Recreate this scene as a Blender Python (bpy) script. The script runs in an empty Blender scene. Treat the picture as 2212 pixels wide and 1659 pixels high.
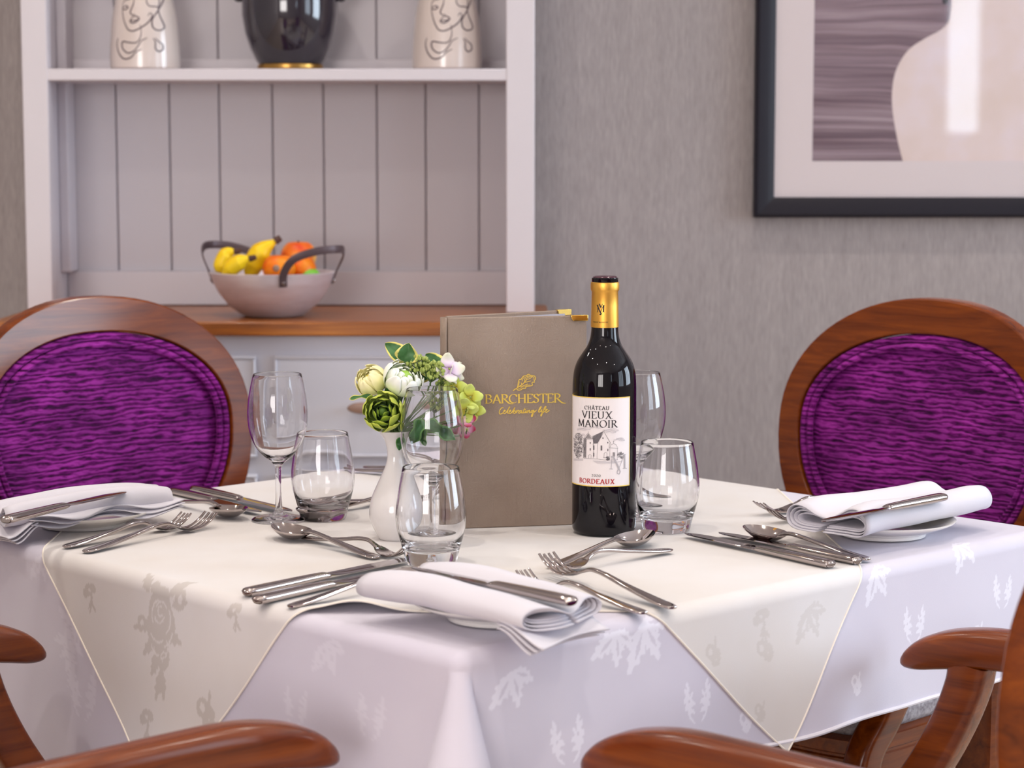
import bpy, bmesh, math, random
import numpy as np
from mathutils import Vector, Matrix, Euler
R = math.radians
PI = math.pi
rng = random.Random(7)
nrg = np.random.default_rng(5)
SC = bpy.context.scene
COL = SC.collection

# ------------------------------------------------------------------ camera
F_PX, IMG_W, IMG_H = 4700.0, 2212.0, 1659.0
PITCH = math.atan(504 / F_PX)
CAM_Z = 1.189
cd = bpy.data.cameras.new('camera'); cam = bpy.data.objects.new('camera', cd); COL.objects.link(cam)
cam.location = (0, 0, CAM_Z); cam.rotation_euler = (PI / 2 - PITCH, 0, 0)
cd.sensor_width = 36; cd.lens = 36 * F_PX / IMG_W
cd.clip_start = 0.05; cd.clip_end = 60
cd.dof.use_dof = True; cd.dof.focus_distance = 2.43; cd.dof.aperture_fstop = 7.6
SC.camera = cam

# ------------------------------------------------------------------ light and exposure
SC.view_settings.view_transform = 'Standard'
SC.view_settings.look = 'None'
SC.view_settings.gamma = 1
SC.view_settings.use_curve_mapping = False
SC.view_settings.exposure = -0.36
wd = bpy.data.worlds.new('world'); SC.world = wd; wd.use_nodes = True
wd.node_tree.nodes['Background'].inputs[0].default_value = (0.75, 0.82, 1.0, 1)
wd.node_tree.nodes['Background'].inputs[1].default_value = 1.0

def area(name, loc, rot, sx, sy, power, col, shape='RECTANGLE', spread=180):
    l = bpy.data.lights.new(name, 'AREA'); l.shape = shape; l.size = sx; l.size_y = sy
    l.energy = power; l.color = col; l.spread = R(spread)
    o = bpy.data.objects.new(name, l); COL.objects.link(o); o.location = loc; o.rotation_euler = rot
    return o

DAY = (0.74, 0.87, 1.0)
WARM = (1.0, 0.92, 0.82)
RX, LX, BY, FY, CEIL = 3.3, -3.0, 4.10, -2.7, 2.62          # room: right, left, far wall, rear wall, ceiling
RIGHT_WINDOWS = [(2.65, 1.3), (0.55, 1.5)]                # centre y, width
REAR_FILL_OPENINGS = [(-1.5, 1.8)]                  # centre x, width; made-up rear-left window, added only for fill light
WIN_Z0, WIN_Z1 = 0.75, 2.25
for cy, w in RIGHT_WINDOWS:
    area('window_light', (RX + 0.16, cy, (WIN_Z0 + WIN_Z1) / 2), (0, PI / 2, 0), WIN_Z1 - WIN_Z0, w, (78 if cy > 1 else 28) * w, DAY)
for cx, w in REAR_FILL_OPENINGS:
    area('window_light', (cx, FY - 0.16, (WIN_Z0 + WIN_Z1) / 2), (PI / 2, 0, 0), w, WIN_Z1 - WIN_Z0, 84 * w, (1.0, 0.93, 0.90))  # fill lamp outside the made-up rear window, brightens the cloth's left drop
SLIT = (2.24, 0.28, 1.22)                                    # narrow rear window: centre x, width, sill height
area('window_light', (SLIT[0], FY - 0.16, (SLIT[2] + WIN_Z1) / 2), (PI / 2, 0, 0), SLIT[1], WIN_Z1 - SLIT[2], 8, DAY)
DOWNLIGHTS = [(-1.9, 3.35), (-0.75, 3.35), (0.45, 3.35), (1.7, 3.35), (-1.3, 2.15), (-0.35, 2.2), (0.65, 2.2),
              (-1.0, 1.0), (0.3, 1.0), (1.5, 1.0), (-0.6, -0.6), (0.9, -0.6)]
for x, y in DOWNLIGHTS:
    area('downlight_lamp', (x, y, CEIL - 0.006), (0, 0, 0), 0.07, 0.07, 4.6, WARM, 'DISK', 120)

cy_ = SC.cycles
cy_.max_bounces = 20; cy_.transmission_bounces = 20; cy_.glossy_bounces = 6; cy_.diffuse_bounces = 5
cy_.transparent_max_bounces = 12; cy_.caustics_refractive = True; cy_.caustics_reflective = False
cy_.sample_clamp_indirect = 6.0; cy_.blur_glossy = 0.4; cy_.use_denoising = True

# ------------------------------------------------------------------ helpers: where a sight line meets a plane of the room
def _ray(px, py):
    a = (px - IMG_W / 2) / F_PX; b = -(py - IMG_H / 2) / F_PX
    c, s = math.cos(PITCH), math.sin(PITCH)
    return Vector((a, c + b * s, -s + b * c))
def T(px, py, z=0.75):
    r = _ray(px, py); t = (z - CAM_Z) / r.z
    return Vector((r.x * t, r.y * t, z))
def Q(px, py, y):
    r = _ray(px, py); t = y / r.y
    return Vector((r.x * t, y, CAM_Z + r.z * t))

# ------------------------------------------------------------------ helpers: colour and materials
def C(r, g, b):
    f = lambda c: ((c / 255 + 0.055) / 1.055) ** 2.4 if c > 10 else c / 255 / 12.92
    return (f(r), f(g), f(b), 1)
def mat(name, col, rough=0.5, metal=0.0, spec=0.5, coat=0.0, coat_rough=0.1, sheen=0.0, ior=1.45, trans=0.0, sss=0.0):
    m = bpy.data.materials.new(name); m.use_nodes = True
    b = m.node_tree.nodes['Principled BSDF']
    b.inputs['Base Color'].default_value = col; b.inputs['Roughness'].default_value = rough
    b.inputs['Metallic'].default_value = metal; b.inputs['Specular IOR Level'].default_value = spec
    b.inputs['Coat Weight'].default_value = coat; b.inputs['Coat Roughness'].default_value = coat_rough
    b.inputs['Sheen Weight'].default_value = sheen; b.inputs['IOR'].default_value = ior
    b.inputs['Transmission Weight'].default_value = trans
    if sss: b.inputs['Subsurface Weight'].default_value = sss; b.inputs['Subsurface Scale'].default_value = 0.01
    return m
class NT:
    def __init__(s, m): s.t = m.node_tree; s.b = s.t.nodes['Principled BSDF']
    def n(s, typ, **kw):
        x = s.t.nodes.new(typ)
        for k, v in kw.items():
            if k in x.inputs.keys(): x.inputs[k].default_value = v
            else: setattr(x, k, v)
        return x
    def l(s, a, b): s.t.links.new(a, b)
    def coords(s, scale=(1, 1, 1), kind='Object', rot=(0, 0, 0)):
        c = s.n('ShaderNodeTexCoord'); m = s.n('ShaderNodeMapping')
        m.inputs['Scale'].default_value = scale; m.inputs['Rotation'].default_value = rot
        s.l(c.outputs[kind], m.inputs['Vector']); return m.outputs['Vector']
    def noise(s, vec, scale=5, detail=4, rough=0.6, dist=0.0):
        x = s.n('ShaderNodeTexNoise'); x.inputs['Scale'].default_value = scale; x.inputs['Detail'].default_value = detail
        x.inputs['Roughness'].default_value = rough; x.inputs['Distortion'].default_value = dist
        if vec: s.l(vec, x.inputs['Vector'])
        return x.outputs['Fac']
    def ramp(s, fac, stops):
        x = s.n('ShaderNodeValToRGB'); e = x.color_ramp.elements
        while len(e) < len(stops): e.new(0.5)
        for i, (p, c) in enumerate(stops): e[i].position = p; e[i].color = c
        s.l(fac, x.inputs['Fac']); return x.outputs['Color']
    def mix(s, fac, a, b, mode='MIX'):
        x = s.n('ShaderNodeMix', data_type='RGBA', blend_type=mode)
        for sock, v in ((x.inputs[0], fac), (x.inputs[6], a), (x.inputs[7], b)):
            if hasattr(v, 'is_linked') or hasattr(v, 'links'): s.l(v, sock)
            else: sock.default_value = v
        return x.outputs[2]
    def bump(s, h, strength=0.3, dist=0.001, normal=None):
        x = s.n('ShaderNodeBump'); x.inputs['Strength'].default_value = strength; x.inputs['Distance'].default_value = dist
        s.l(h, x.inputs['Height'])
        if normal: s.l(normal, x.inputs['Normal'])
        s.l(x.outputs['Normal'], s.b.inputs['Normal']); return x.outputs['Normal']
    def color(s, c): s.l(c, s.b.inputs['Base Color'])
    def rough(s, c): s.l(c, s.b.inputs['Roughness'])
    def attr(s, name):
        x = s.n('ShaderNodeAttribute', attribute_name=name); return x.outputs['Fac']

M = {}
M['paint'] = mat('cream_grey_paint', C(206, 200, 206), 0.42)
M['board_paint'] = mat('grey_paint_boards', C(197, 192, 198), 0.5)
M['base_paint'] = mat('grey_paint_base', C(206, 206, 216), 0.45)
M['ceiling'] = mat('ceiling_white', C(236, 232, 232), 0.8)
M['room_wall'] = mat('pale_wall', C(206, 204, 204), 0.8)
M['skirting'] = mat('skirting_white', C(232, 230, 236), 0.4)

def m_wallpaper():
    m = mat('striated_wallpaper', C(150, 144, 149), 0.8, spec=0.3); t = NT(m)
    a = t.noise(t.coords((150, 1, 9)), 3.0, 4, 0.6)
    b = t.noise(t.coords((420, 1, 26)), 2.0, 3, 0.6)
    d = t.noise(t.coords((16, 1, 0.6)), 2.0, 2, 0.5)
    x = t.n('ShaderNodeMath', operation='ADD'); t.l(a, x.inputs[0]); t.l(b, x.inputs[1])
    z = t.n('ShaderNodeMath', operation='MULTIPLY_ADD'); t.l(d, z.inputs[0]); z.inputs[1].default_value = 0.3; t.l(x.outputs[0], z.inputs[2])
    y = t.n('ShaderNodeMath', operation='MULTIPLY'); t.l(z.outputs[0], y.inputs[0]); y.inputs[1].default_value = 1 / 2.3
    t.color(t.ramp(y.outputs[0], [(0.36, C(134, 126, 126)), (0.5, C(150, 142, 142)), (0.64, C(166, 158, 157))]))
    t.bump(y.outputs[0], 0.25, 0.001); return m
M['wallpaper'] = m_wallpaper()

def m_wood(name, dark, mid, light, scale=(1.5, 22, 22), rough=0.3, coat=0.35):
    m = mat(name, mid, rough, coat=coat, coat_rough=0.15); t = NT(m)
    v = t.coords(scale); f = t.noise(v, 3.0, 6, 0.62, 0.6)
    t.color(t.ramp(f, [(0.3, dark), (0.5, mid), (0.72, light)]))
    t.bump(f, 0.08, 0.001); return m
M['mahogany'] = m_wood('mahogany_stain', C(82, 32, 4), C(108, 47, 6), C(132, 63, 10), rough=0.26, coat=0.12)
M['mahogany_back'] = m_wood('mahogany_stain_back', C(82, 32, 4), C(108, 47, 6), C(132, 63, 10), (12, 2.2, 26), 0.22, 0.06)
M['mahogany_back'].node_tree.nodes['Principled BSDF'].inputs['Specular IOR Level'].default_value = 0.38
M['oak'] = m_wood('oiled_oak', C(106, 54, 14), C(146, 80, 18), C(184, 112, 32), (1.2, 30, 30), 0.38, 0.2)
M['floor'] = m_wood('pale_floor_boards', C(190, 172, 152), C(206, 190, 170), C(218, 204, 186), (0.8, 8, 8), 0.4, 0.1)
M['knob_wood'] = m_wood('knob_wood', C(130, 100, 84), C(150, 118, 102), C(168, 136, 118), (8, 20, 20), 0.4, 0.1)

def m_velvet():
    m = mat('crushed_purple_velvet', C(104, 18, 102), 0.6, sheen=0.6); t = NT(m)
    t.b.inputs['Sheen Tint'].default_value = C(214, 90, 206); t.b.inputs['Sheen Roughness'].default_value = 0.4
    t.b.inputs['Specular IOR Level'].default_value = 0.12
    w = t.n('ShaderNodeTexWave', bands_direction='Z', wave_profile='SIN'); t.l(t.coords((0.10, 0.22, 1)), w.inputs['Vector'])
    w.inputs['Scale'].default_value = 44; w.inputs['Distortion'].default_value = 10; w.inputs['Detail'].default_value = 3
    w.inputs['Detail Scale'].default_value = 1.6; w.inputs['Detail Roughness'].default_value = 0.62
    f = t.noise(t.coords((9, 26, 130)), 1.6, 4, 0.6, 0.5)
    s = t.n('ShaderNodeMath', operation='MULTIPLY_ADD'); t.l(w.outputs['Fac'], s.inputs[0]); s.inputs[1].default_value = 0.5; t.l(f, s.inputs[2])
    h = t.n('ShaderNodeMath', operation='MULTIPLY'); t.l(s.outputs[0], h.inputs[0]); h.inputs[1].default_value = 0.66
    g = t.noise(t.coords((7, 10, 13)), 1.2, 3, 0.5)
    c1 = t.ramp(h.outputs[0], [(0.28, C(44, 2, 48)), (0.44, C(112, 17, 110)), (0.64, C(158, 50, 156))])
    c2 = t.ramp(g, [(0.3, C(130, 110, 140)), (0.66, C(255, 255, 255))])
    t.color(t.mix(0.7, c1, c2, 'MULTIPLY'))
    t.bump(h.outputs[0], 0.8, 0.005); return m
M['velvet'] = m_velvet()

def m_weave(name, a, b, scale=300, rough=0.85, bump=0.25):
    m = mat(name, a, rough, spec=0.2, sheen=0.1); t = NT(m)
    f = t.noise(t.coords((scale, scale, scale)), 1.0, 3, 0.7)
    t.color(t.ramp(f, [(0.35, a), (0.65, b)])); t.bump(f, bump, 0.0006); return m
M['seat_fabric'] = m_weave('grey_seat_weave', C(128, 122, 128), C(182, 178, 184), 160, 0.9, 0.6)

def m_damask(name, ground, motif, r0, r1, tint):
    m = mat(name, ground, r0, spec=0.35, sheen=0.15); t = NT(m)
    a = t.attr('damask')
    v = t.coords((1, 1, 1)); f = t.noise(v, 900, 2, 0.6)
    cl = t.noise(v, 6, 3, 0.5)
    col = t.mix(a, ground, motif)
    shade = t.ramp(cl, [(0.3, tint), (0.7, (1, 1, 1, 1))])
    t.color(t.mix(1.0, col, shade, 'MULTIPLY'))
    rr = t.n('ShaderNodeMapRange'); t.l(a, rr.inputs[0]); rr.inputs[3].default_value = r0; rr.inputs[4].default_value = r1
    t.rough(rr.outputs[0])
    t.bump(f, 0.12, 0.0006); return m
M['cloth'] = m_damask('white_damask', C(208, 204, 217), C(226, 224, 235), 0.62, 0.5, C(248, 247, 250))
M['overlay'] = m_damask('cream_damask', C(219, 216, 217), C(199, 194, 192), 0.62, 0.7, C(246, 242, 236))
M['hem'] = mat('hem_stitch', C(228, 224, 232), 0.8)
M['hem_cream'] = mat('hem_stitch_cream', C(240, 232, 220), 0.8)
def m_napkin():
    m = mat('white_linen', C(211, 208, 217), 0.8, spec=0.25, sheen=0.15); t = NT(m)
    f = t.noise(t.coords((1, 1, 1)), 700, 2, 0.6); t.bump(f, 0.15, 0.0006); return m
M['linen'] = m_napkin()
M['porcelain'] = mat('white_porcelain', C(240, 237, 232), 0.12, coat=0.5, coat_rough=0.04)
M['vase_white'] = mat('glazed_white', C(222, 218, 217), 0.14, coat=0.6, coat_rough=0.05)
M['vase_cream'] = mat('glazed_cream', C(212, 199, 193), 0.2, coat=0.5, coat_rough=0.08)
M['ink'] = mat('charcoal_ink', C(92, 80, 86), 0.4)
M['jar'] = mat('charcoal_glaze', C(38, 32, 42), 0.1, coat=0.8, coat_rough=0.05)
M['bronze'] = mat('bronze_ring', C(176, 134, 70), 0.3, 1.0)
M['steel'] = mat('polished_steel', C(184, 174, 171), 0.08, 1.0)
M['blade'] = mat('mirror_steel', C(164, 155, 157), 0.05, 1.0)
M['gold'] = mat('gold_foil', C(238, 182, 84), 0.42, 1.0)
M['gold_print'] = mat('gold_print', C(238, 204, 92), 0.4, 0.05)
M['gold_clip'] = mat('brass_corner', C(240, 206, 118), 0.22, 1.0)
M['bottle'] = mat('dark_wine_glass', (0.004, 0.003, 0.005, 1), 0.03, spec=0.42)
M['wax'] = mat('burgundy_disc', C(66, 20, 40), 0.2, coat=0.4)
M['paper'] = mat('label_paper', C(236, 228, 228), 0.6)
M['black_ink'] = mat('black_print', C(34, 30, 34), 0.6)
M['grey_ink'] = mat('grey_print', C(112, 106, 110), 0.7)
M['pale_ink'] = mat('pale_grey_print', C(176, 170, 174), 0.7)
M['wash_ink'] = mat('faint_print', C(206, 199, 202), 0.7)
M['red_ink'] = mat('red_print', C(176, 30, 36), 0.6)
M['frame_black'] = mat('black_lacquer', C(24, 20, 30), 0.5, spec=0.3)
M['mount'] = mat('mount_card', C(216, 204, 206), 0.8)
M['strap'] = mat('brown_strap', C(88, 72, 76), 0.4, 0.3)
M['banana'] = None

def m_glass():
    m = bpy.data.materials.new('clear_glass'); m.use_nodes = True; t = m.node_tree; t.nodes.clear()
    o = t.nodes.new('ShaderNodeOutputMaterial'); g = t.nodes.new('ShaderNodeBsdfGlass')
    g.inputs['IOR'].default_value = 1.5; g.inputs['Roughness'].default_value = 0; g.inputs['Color'].default_value = (0.985, 0.985, 0.99, 1)
    t.links.new(g.outputs[0], o.inputs[0]); return m
M['glass'] = m_glass()
def m_pane():
    m = bpy.data.materials.new('picture_glass'); m.use_nodes = True; t = m.node_tree; t.nodes.clear()
    o = t.nodes.new('ShaderNodeOutputMaterial'); x = t.nodes.new('ShaderNodeMixShader'); f = t.nodes.new('ShaderNodeFresnel'); f.inputs['IOR'].default_value = 1.45
    a = t.nodes.new('ShaderNodeBsdfTransparent'); g = t.nodes.new('ShaderNodeBsdfGlossy'); g.inputs['Roughness'].default_value = 0.03
    q = t.nodes.new('ShaderNodeNewGeometry'); w = t.nodes.new('ShaderNodeMapRange'); w.inputs[3].default_value = 1.45; w.inputs[4].default_value = 1 / 1.45
    t.links.new(q.outputs['Backfacing'], w.inputs[0]); t.links.new(w.outputs[0], f.inputs['IOR'])
    t.links.new(f.outputs[0], x.inputs[0]); t.links.new(a.outputs[0], x.inputs[1]); t.links.new(g.outputs[0], x.inputs[2]); t.links.new(x.outputs[0], o.inputs[0]); return m
M['pane'] = m_pane()

def m_leather():
    m = mat('taupe_leather', C(188, 168, 152), 0.42, spec=0.5); t = NT(m)
    v = t.n('ShaderNodeTexVoronoi', feature='DISTANCE_TO_EDGE'); t.l(t.coords((420, 420, 300)), v.inputs['Vector'])
    a = t.noise(t.coords((1, 1, 1)), 260, 4, 0.65)
    b = t.noise(t.coords((46, 46, 5)), 1.0, 4, 0.6, 1.5)
    r = t.ramp(b, [(0.46, (0, 0, 0, 1)), (0.5, (1, 1, 1, 1)), (0.54, (0, 0, 0, 1))])
    x = t.n('ShaderNodeMath', operation='ADD'); t.l(a, x.inputs[0]); t.l(v.outputs['Distance'], x.inputs[1])
    y = t.n('ShaderNodeMath', operation='MULTIPLY_ADD'); t.l(r, y.inputs[0]); y.inputs[1].default_value = -0.25; t.l(x.outputs[0], y.inputs[2])
    t.bump(y.outputs[0], 0.8, 0.0018)
    cl = t.noise(t.coords((9, 9, 9)), 1.0, 3)
    t.color(t.ramp(cl, [(0.3, C(172, 150, 134)), (0.7, C(188, 166, 149))])); return m
M['leather'] = m_leather()

def m_bowl():
    m = mat('hammered_pewter', C(214, 206, 214), 0.36, 0.4); t = NT(m)
    f = t.noise(t.coords((5, 5, 26)), 1.0, 4, 0.6)
    t.color(t.ramp(f, [(0.3, C(204, 188, 192)), (0.7, C(230, 224, 232))])); t.bump(f, 0.15, 0.002); return m
M['bowl'] = m_bowl()
M['bowl_inside'] = mat('bowl_lining', C(206, 170, 132), 0.5)

def m_fruit(name, a, b, c, scale):
    m = mat(name, b, 0.4, spec=0.4); t = NT(m)
    f = t.noise(t.coords((scale, scale, scale)), 1.0, 3, 0.5)
    t.color(t.ramp(f, [(0.35, a), (0.5, b), (0.65, c)])); return m
M['banana'] = m_fruit('banana_skin', C(232, 180, 10), C(244, 204, 16), C(248, 214, 40), 30)
M['tip'] = mat('dark_fruit_tip', C(84, 58, 52), 0.7)
M['peach'] = m_fruit('blushed_peach', C(214, 52, 18), C(238, 130, 40), C(246, 196, 104), 16)
M['orange'] = m_fruit('orange_peel', C(232, 92, 10), C(242, 122, 14), C(246, 148, 30), 26)
M['lime'] = mat('lime_skin', C(120, 190, 60), 0.4)

def m_print():
    m = mat('art_print', C(150, 130, 138), 0.7); t = NT(m)
    c = t.n('ShaderNodeTexCoord')
    d = t.noise(t.coords((2.2, 1, 1.2)), 2.5, 3, 0.5)
    s0 = t.coords((1, 1, 1)); sw = t.noise(s0, 3.2, 2, 0.5); sx = t.n('ShaderNodeSeparateXYZ'); t.l(s0, sx.inputs[0])
    ad = t.n('ShaderNodeMath', operation='MULTIPLY_ADD'); t.l(sw, ad.inputs[0]); ad.inputs[1].default_value = 0.05; t.l(sx.outputs[2], ad.inputs[2])
    cb = t.n('ShaderNodeCombineXYZ'); t.l(sx.outputs[0], cb.inputs[0]); t.l(ad.outputs[0], cb.inputs[2])
    mp = t.n('ShaderNodeMapping'); mp.inputs['Scale'].default_value = (1.2, 1, 150); t.l(cb.outputs[0], mp.inputs['Vector'])
    f = t.noise(mp.outputs['Vector'], 1.3, 5, 0.7, 0.3)
    bnd = t.noise(t.coords((0.8, 1, 14)), 1.4, 3, 0.5)
    s = t.ramp(f, [(0.36, C(112, 92, 104)), (0.5, C(142, 122, 132)), (0.66, C(176, 158, 166))])
    g = t.ramp(bnd, [(0.35, C(186, 170, 176)), (0.65, C(255, 255, 255))])
    t.color(t.mix(1.0, s, g, 'MULTIPLY')); return m
M['print_ground'] = m_print()
def m_printvase():
    m = mat('art_vase_shape', C(216, 198, 198), 0.7); t = NT(m)
    f = t.noise(t.coords((1, 1, 1)), 7, 4, 0.55)
    t.color(t.ramp(f, [(0.32, C(216, 196, 188)), (0.5, C(222, 204, 202)), (0.7, C(226, 212, 220))])); return m
M['print_vase'] = m_printvase()

def m_leaf(name, green, edge):
    m = mat(name, green, 0.45, spec=0.4); t = NT(m)
    a = t.attr('margin'); f = t.noise(t.coords((60, 60, 60)), 1.0, 3)
    x = t.n('ShaderNodeMath', operation='ADD'); t.l(a, x.inputs[0])
    y = t.n('ShaderNodeMath', operation='MULTIPLY_ADD'); t.l(f, y.inputs[0]); y.inputs[1].default_value = 0.5; y.inputs[2].default_value = -0.25
    t.l(y.outputs[0], x.inputs[1])
    g = t.ramp(f, [(0.35, (green[0] * .6, green[1] * .7, green[2] * .6, 1)), (0.65, (green[0] * 1.3, green[1] * 1.25, green[2] * 1.3, 1))])
    s = t.ramp(x.outputs[0], [(0.60, (0, 0, 0, 1)), (0.68, (1, 1, 1, 1))])
    t.color(t.mix(s, g, edge)); return m
M['leaf'] = m_leaf('variegated_leaf', C(66, 112, 62), C(226, 216, 122))
M['leaf_dark'] = m_leaf('ivy_leaf', C(44, 96, 46), C(92, 140, 70))
M['stem'] = mat('flower_stem', C(88, 116, 60), 0.5)
M['berry'] = mat('green_buds', C(160, 176, 92), 0.45)
def m_petal(name, base, tip, heart):
    m = mat(name, tip, 0.55, spec=0.25, sheen=0.15, sss=0.0); t = NT(m)
    a = t.attr('reach'); f = t.noise(t.coords((40, 40, 40)), 1.0, 3)
    x = t.n('ShaderNodeMath', operation='MULTIPLY_ADD'); t.l(f, x.inputs[0]); x.inputs[1].default_value = 0.35; t.l(a, x.inputs[2])
    t.color(t.ramp(x.outputs[0], [(0.15, heart), (0.55, base), (1.05, tip)])); return m
M['petal_cream'] = m_petal('cream_petal', C(240, 236, 160), C(246, 240, 190), C(206, 190, 60))
M['petal_white'] = m_petal('white_petal', C(226, 238, 196), C(246, 248, 240), C(150, 196, 60))
M['petal_green'] = m_petal('green_petal', C(150, 176, 48), C(196, 206, 84), C(60, 92, 22))
M['petal_heart'] = mat('green_heart', C(70, 104, 24), 0.6)
M['petal_lilac'] = m_petal('lilac_petal', C(222, 208, 224), C(226, 226, 206), C(190, 160, 200))
M['petal_lime'] = m_petal('lime_petal', C(196, 206, 84), C(206, 220, 120), C(170, 150, 40))
M['petal_pink'] = m_petal('pink_petal', C(214, 160, 190), C(176, 60, 92), C(230, 220, 180))

# ------------------------------------------------------------------ helpers: objects
def tag(o, label=None, cat=None, group=None, kind=None):
    if label: o['label'] = label
    if cat: o['category'] = cat
    if group: o['group'] = group
    if kind: o['kind'] = kind
    return o
def empty(name, loc=(0, 0, 0), rz=0.0, label=None, cat=None, group=None):
    o = bpy.data.objects.new(name, None); COL.objects.link(o); o.location = loc; o.rotation_euler = (0, 0, rz)
    o.empty_display_size = 0.05
    return tag(o, label, cat, group)
class MB:
    """collects vertices and faces of ONE mesh"""
    def __init__(s): s.v = []; s.f = []
    def add(s, vf, mt=None):
        n = len(s.v); vs, fs = vf
        if mt is not None: vs = [tuple(mt @ Vector(p)) for p in vs]
        s.v += [tuple(p) for p in vs]; s.f += [tuple(i + n for i in f) for f in fs]; return s
    def build(s, name, m, parent=None, **kw): return obj(name, (s.v, s.f), m, parent, **kw)
def obj(name, vf, m, parent=None, smooth=True, sharp=42, bevel=0, subsurf=0, solid=0, loc=None, attr=None, kind=None, label=None, weld=False):
    me = bpy.data.meshes.new(name); vs, fs = vf
    me.from_pydata([tuple(map(float, p)) for p in vs], [], fs); me.update()
    bm = bmesh.new(); bm.from_mesh(me)
    if weld: bmesh.ops.remove_doubles(bm, verts=bm.verts, dist=1e-5)
    if not attr: bmesh.ops.recalc_face_normals(bm, faces=bm.faces)
    bm.to_mesh(me); bm.free()
    if attr:
        for k, vals in attr.items():
            a = me.attributes.new(k, 'FLOAT', 'POINT'); a.data.foreach_set('value', np.asarray(vals, dtype=np.float32))
    if smooth:
        me.polygons.foreach_set('use_smooth', [True] * len(me.polygons))
        if sharp: me.set_sharp_from_angle(angle=R(sharp))
    me.materials.append(m)
    o = bpy.data.objects.new(name, me); COL.objects.link(o)
    if parent: o.parent = parent
    if loc: o.location = loc
    if bevel:
        b = o.modifiers.new('bevel', 'BEVEL'); b.width = bevel; b.segments = 2; b.limit_method = 'ANGLE'; b.angle_limit = R(35); b.harden_normals = False
    if solid:
        b = o.modifiers.new('solid', 'SOLIDIFY'); b.thickness = solid; b.offset = 0
    if subsurf:
        b = o.modifiers.new('sub', 'SUBSURF'); b.levels = subsurf; b.render_levels = subsurf
    if kind: o['kind'] = kind
    if label: o['label'] = label
    return o
def copy_tree(o, parent=None):
    c = o.copy(); COL.objects.link(c)
    if parent: c.parent = parent
    for ch in list(o.children): copy_tree(ch, c)
    return c
def box(x0, x1, y0, y1, z0, z1):
    v = [(x, y, z) for z in (z0, z1) for y in (y0, y1) for x in (x0, x1)]
    return v, [(0, 2, 3, 1), (4, 5, 7, 6), (0, 1, 5, 4), (2, 6, 7, 3), (0, 4, 6, 2), (1, 3, 7, 5)]
def lathe(prof, n=48, closed=False):
    v, f, idx = [], [], []
    for r, z in prof:
        if r < 1e-6: idx.append([len(v)]); v.append((0, 0, z))
        else:
            idx.append(list(range(len(v), len(v) + n)))
            v += [(r * math.cos(2 * PI * k / n), r * math.sin(2 * PI * k / n), z) for k in range(n)]
    pairs = list(zip(idx[:-1], idx[1:])) + ([(idx[-1], idx[0])] if closed else [])
    for a, b in pairs:
        for k in range(n):
            k2 = (k + 1) % n
            if len(a) == 1 and len(b) == 1: continue
            if len(a) == 1: f.append((a[0], b[k2], b[k]))
            elif len(b) == 1: f.append((a[k], a[k2], b[0]))
            else: f.append((a[k], a[k2], b[k2], b[k]))
    return v, f
def refine(prof, k=4, tail=None):
    """round off a turned profile: parametric spline with chord-length knots, k points to a step"""
    P = [Vector((r, 0, z)) for r, z in prof]; o = []
    for i in range(len(P) - 1):
        p0 = P[i - 1] if i else P[0] * 2 - P[1]; p1, p2 = P[i], P[i + 1]; p3 = P[i + 2] if i + 2 < len(P) else P[-1] * 2 - P[-2]
        d0, d1, d2 = max((p1 - p0).length, 1e-6), max((p2 - p1).length, 1e-6), max((p3 - p2).length, 1e-6)
        m1 = ((p1 - p0) / d0 * d1 + (p2 - p1) / d1 * d0) / (d0 + d1) * d1; m2 = ((p2 - p1) / d1 * d2 + (p3 - p2) / d2 * d1) / (d1 + d2) * d1
        for j in range(k):
            t = j / k; q = p1 * (2 * t ** 3 - 3 * t * t + 1) + m1 * (t ** 3 - 2 * t * t + t) + p2 * (3 * t * t - 2 * t ** 3) + m2 * (t ** 3 - t * t)
            o.append((max(q.x, 0), q.z))
    o.append(prof[-1]); return o
def lip(ro, ri, z, n=6):
    c = (ro + ri) / 2; w = abs(ro - ri) / 2
    return [(c + (w * math.cos(PI * i / n) if ro > ri else -w * math.cos(PI * i / n)), z + w * math.sin(PI * i / n)) for i in range(n + 1)]
def loft(rings, cap=True, closed_path=False, closed_ring=True):
    v, f = [], []; n = len(rings[0])
    for r in rings: v += [tuple(p) for p in r]
    m = len(rings)
    for i in range(m if closed_path else m - 1):
        a, b = i * n, ((i + 1) % m) * n
        for k in range(n if closed_ring else n - 1):
            k2 = (k + 1) % n
            f.append((a + k, a + k2, b + k2, b + k))
    if cap and not closed_path and closed_ring:
        f.append(tuple(range(n - 1, -1, -1))); f.append(tuple((m - 1) * n + k for k in range(n)))
    return v, f
def smooth_path(pts, n=24, closed=False):
    P = [Vector(p) for p in pts]; m = len(P); out = []
    segs = m if closed else m - 1
    for i in range(segs):
        p0 = P[(i - 1) % m] if closed or i > 0 else P[0] * 2 - P[1]
        p1 = P[i]; p2 = P[(i + 1) % m]
        p3 = P[(i + 2) % m] if closed or i + 2 < m else P[-1] * 2 - P[-2]
        k = max(1, n // segs)
        for j in range(k):
            t = j / k
            out.append(0.5 * ((2 * p1) + (p2 - p0) * t + (2 * p0 - 5 * p1 + 4 * p2 - p3) * t * t + (3 * p1 - p0 - 3 * p2 + p3) * t ** 3))
    if not closed: out.append(P[-1])
    return out
def rsec(w, h, n=16, e=3.2):
    """rounded rectangle section (superellipse)"""
    o = []
    for k in range(n):
        a = 2 * PI * (k + 0.5) / n; c, s = math.cos(a), math.sin(a)
        o.append((w / 2 * math.copysign(abs(c) ** (2 / e), c), h / 2 * math.copysign(abs(s) ** (2 / e), s)))
    return o
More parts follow.
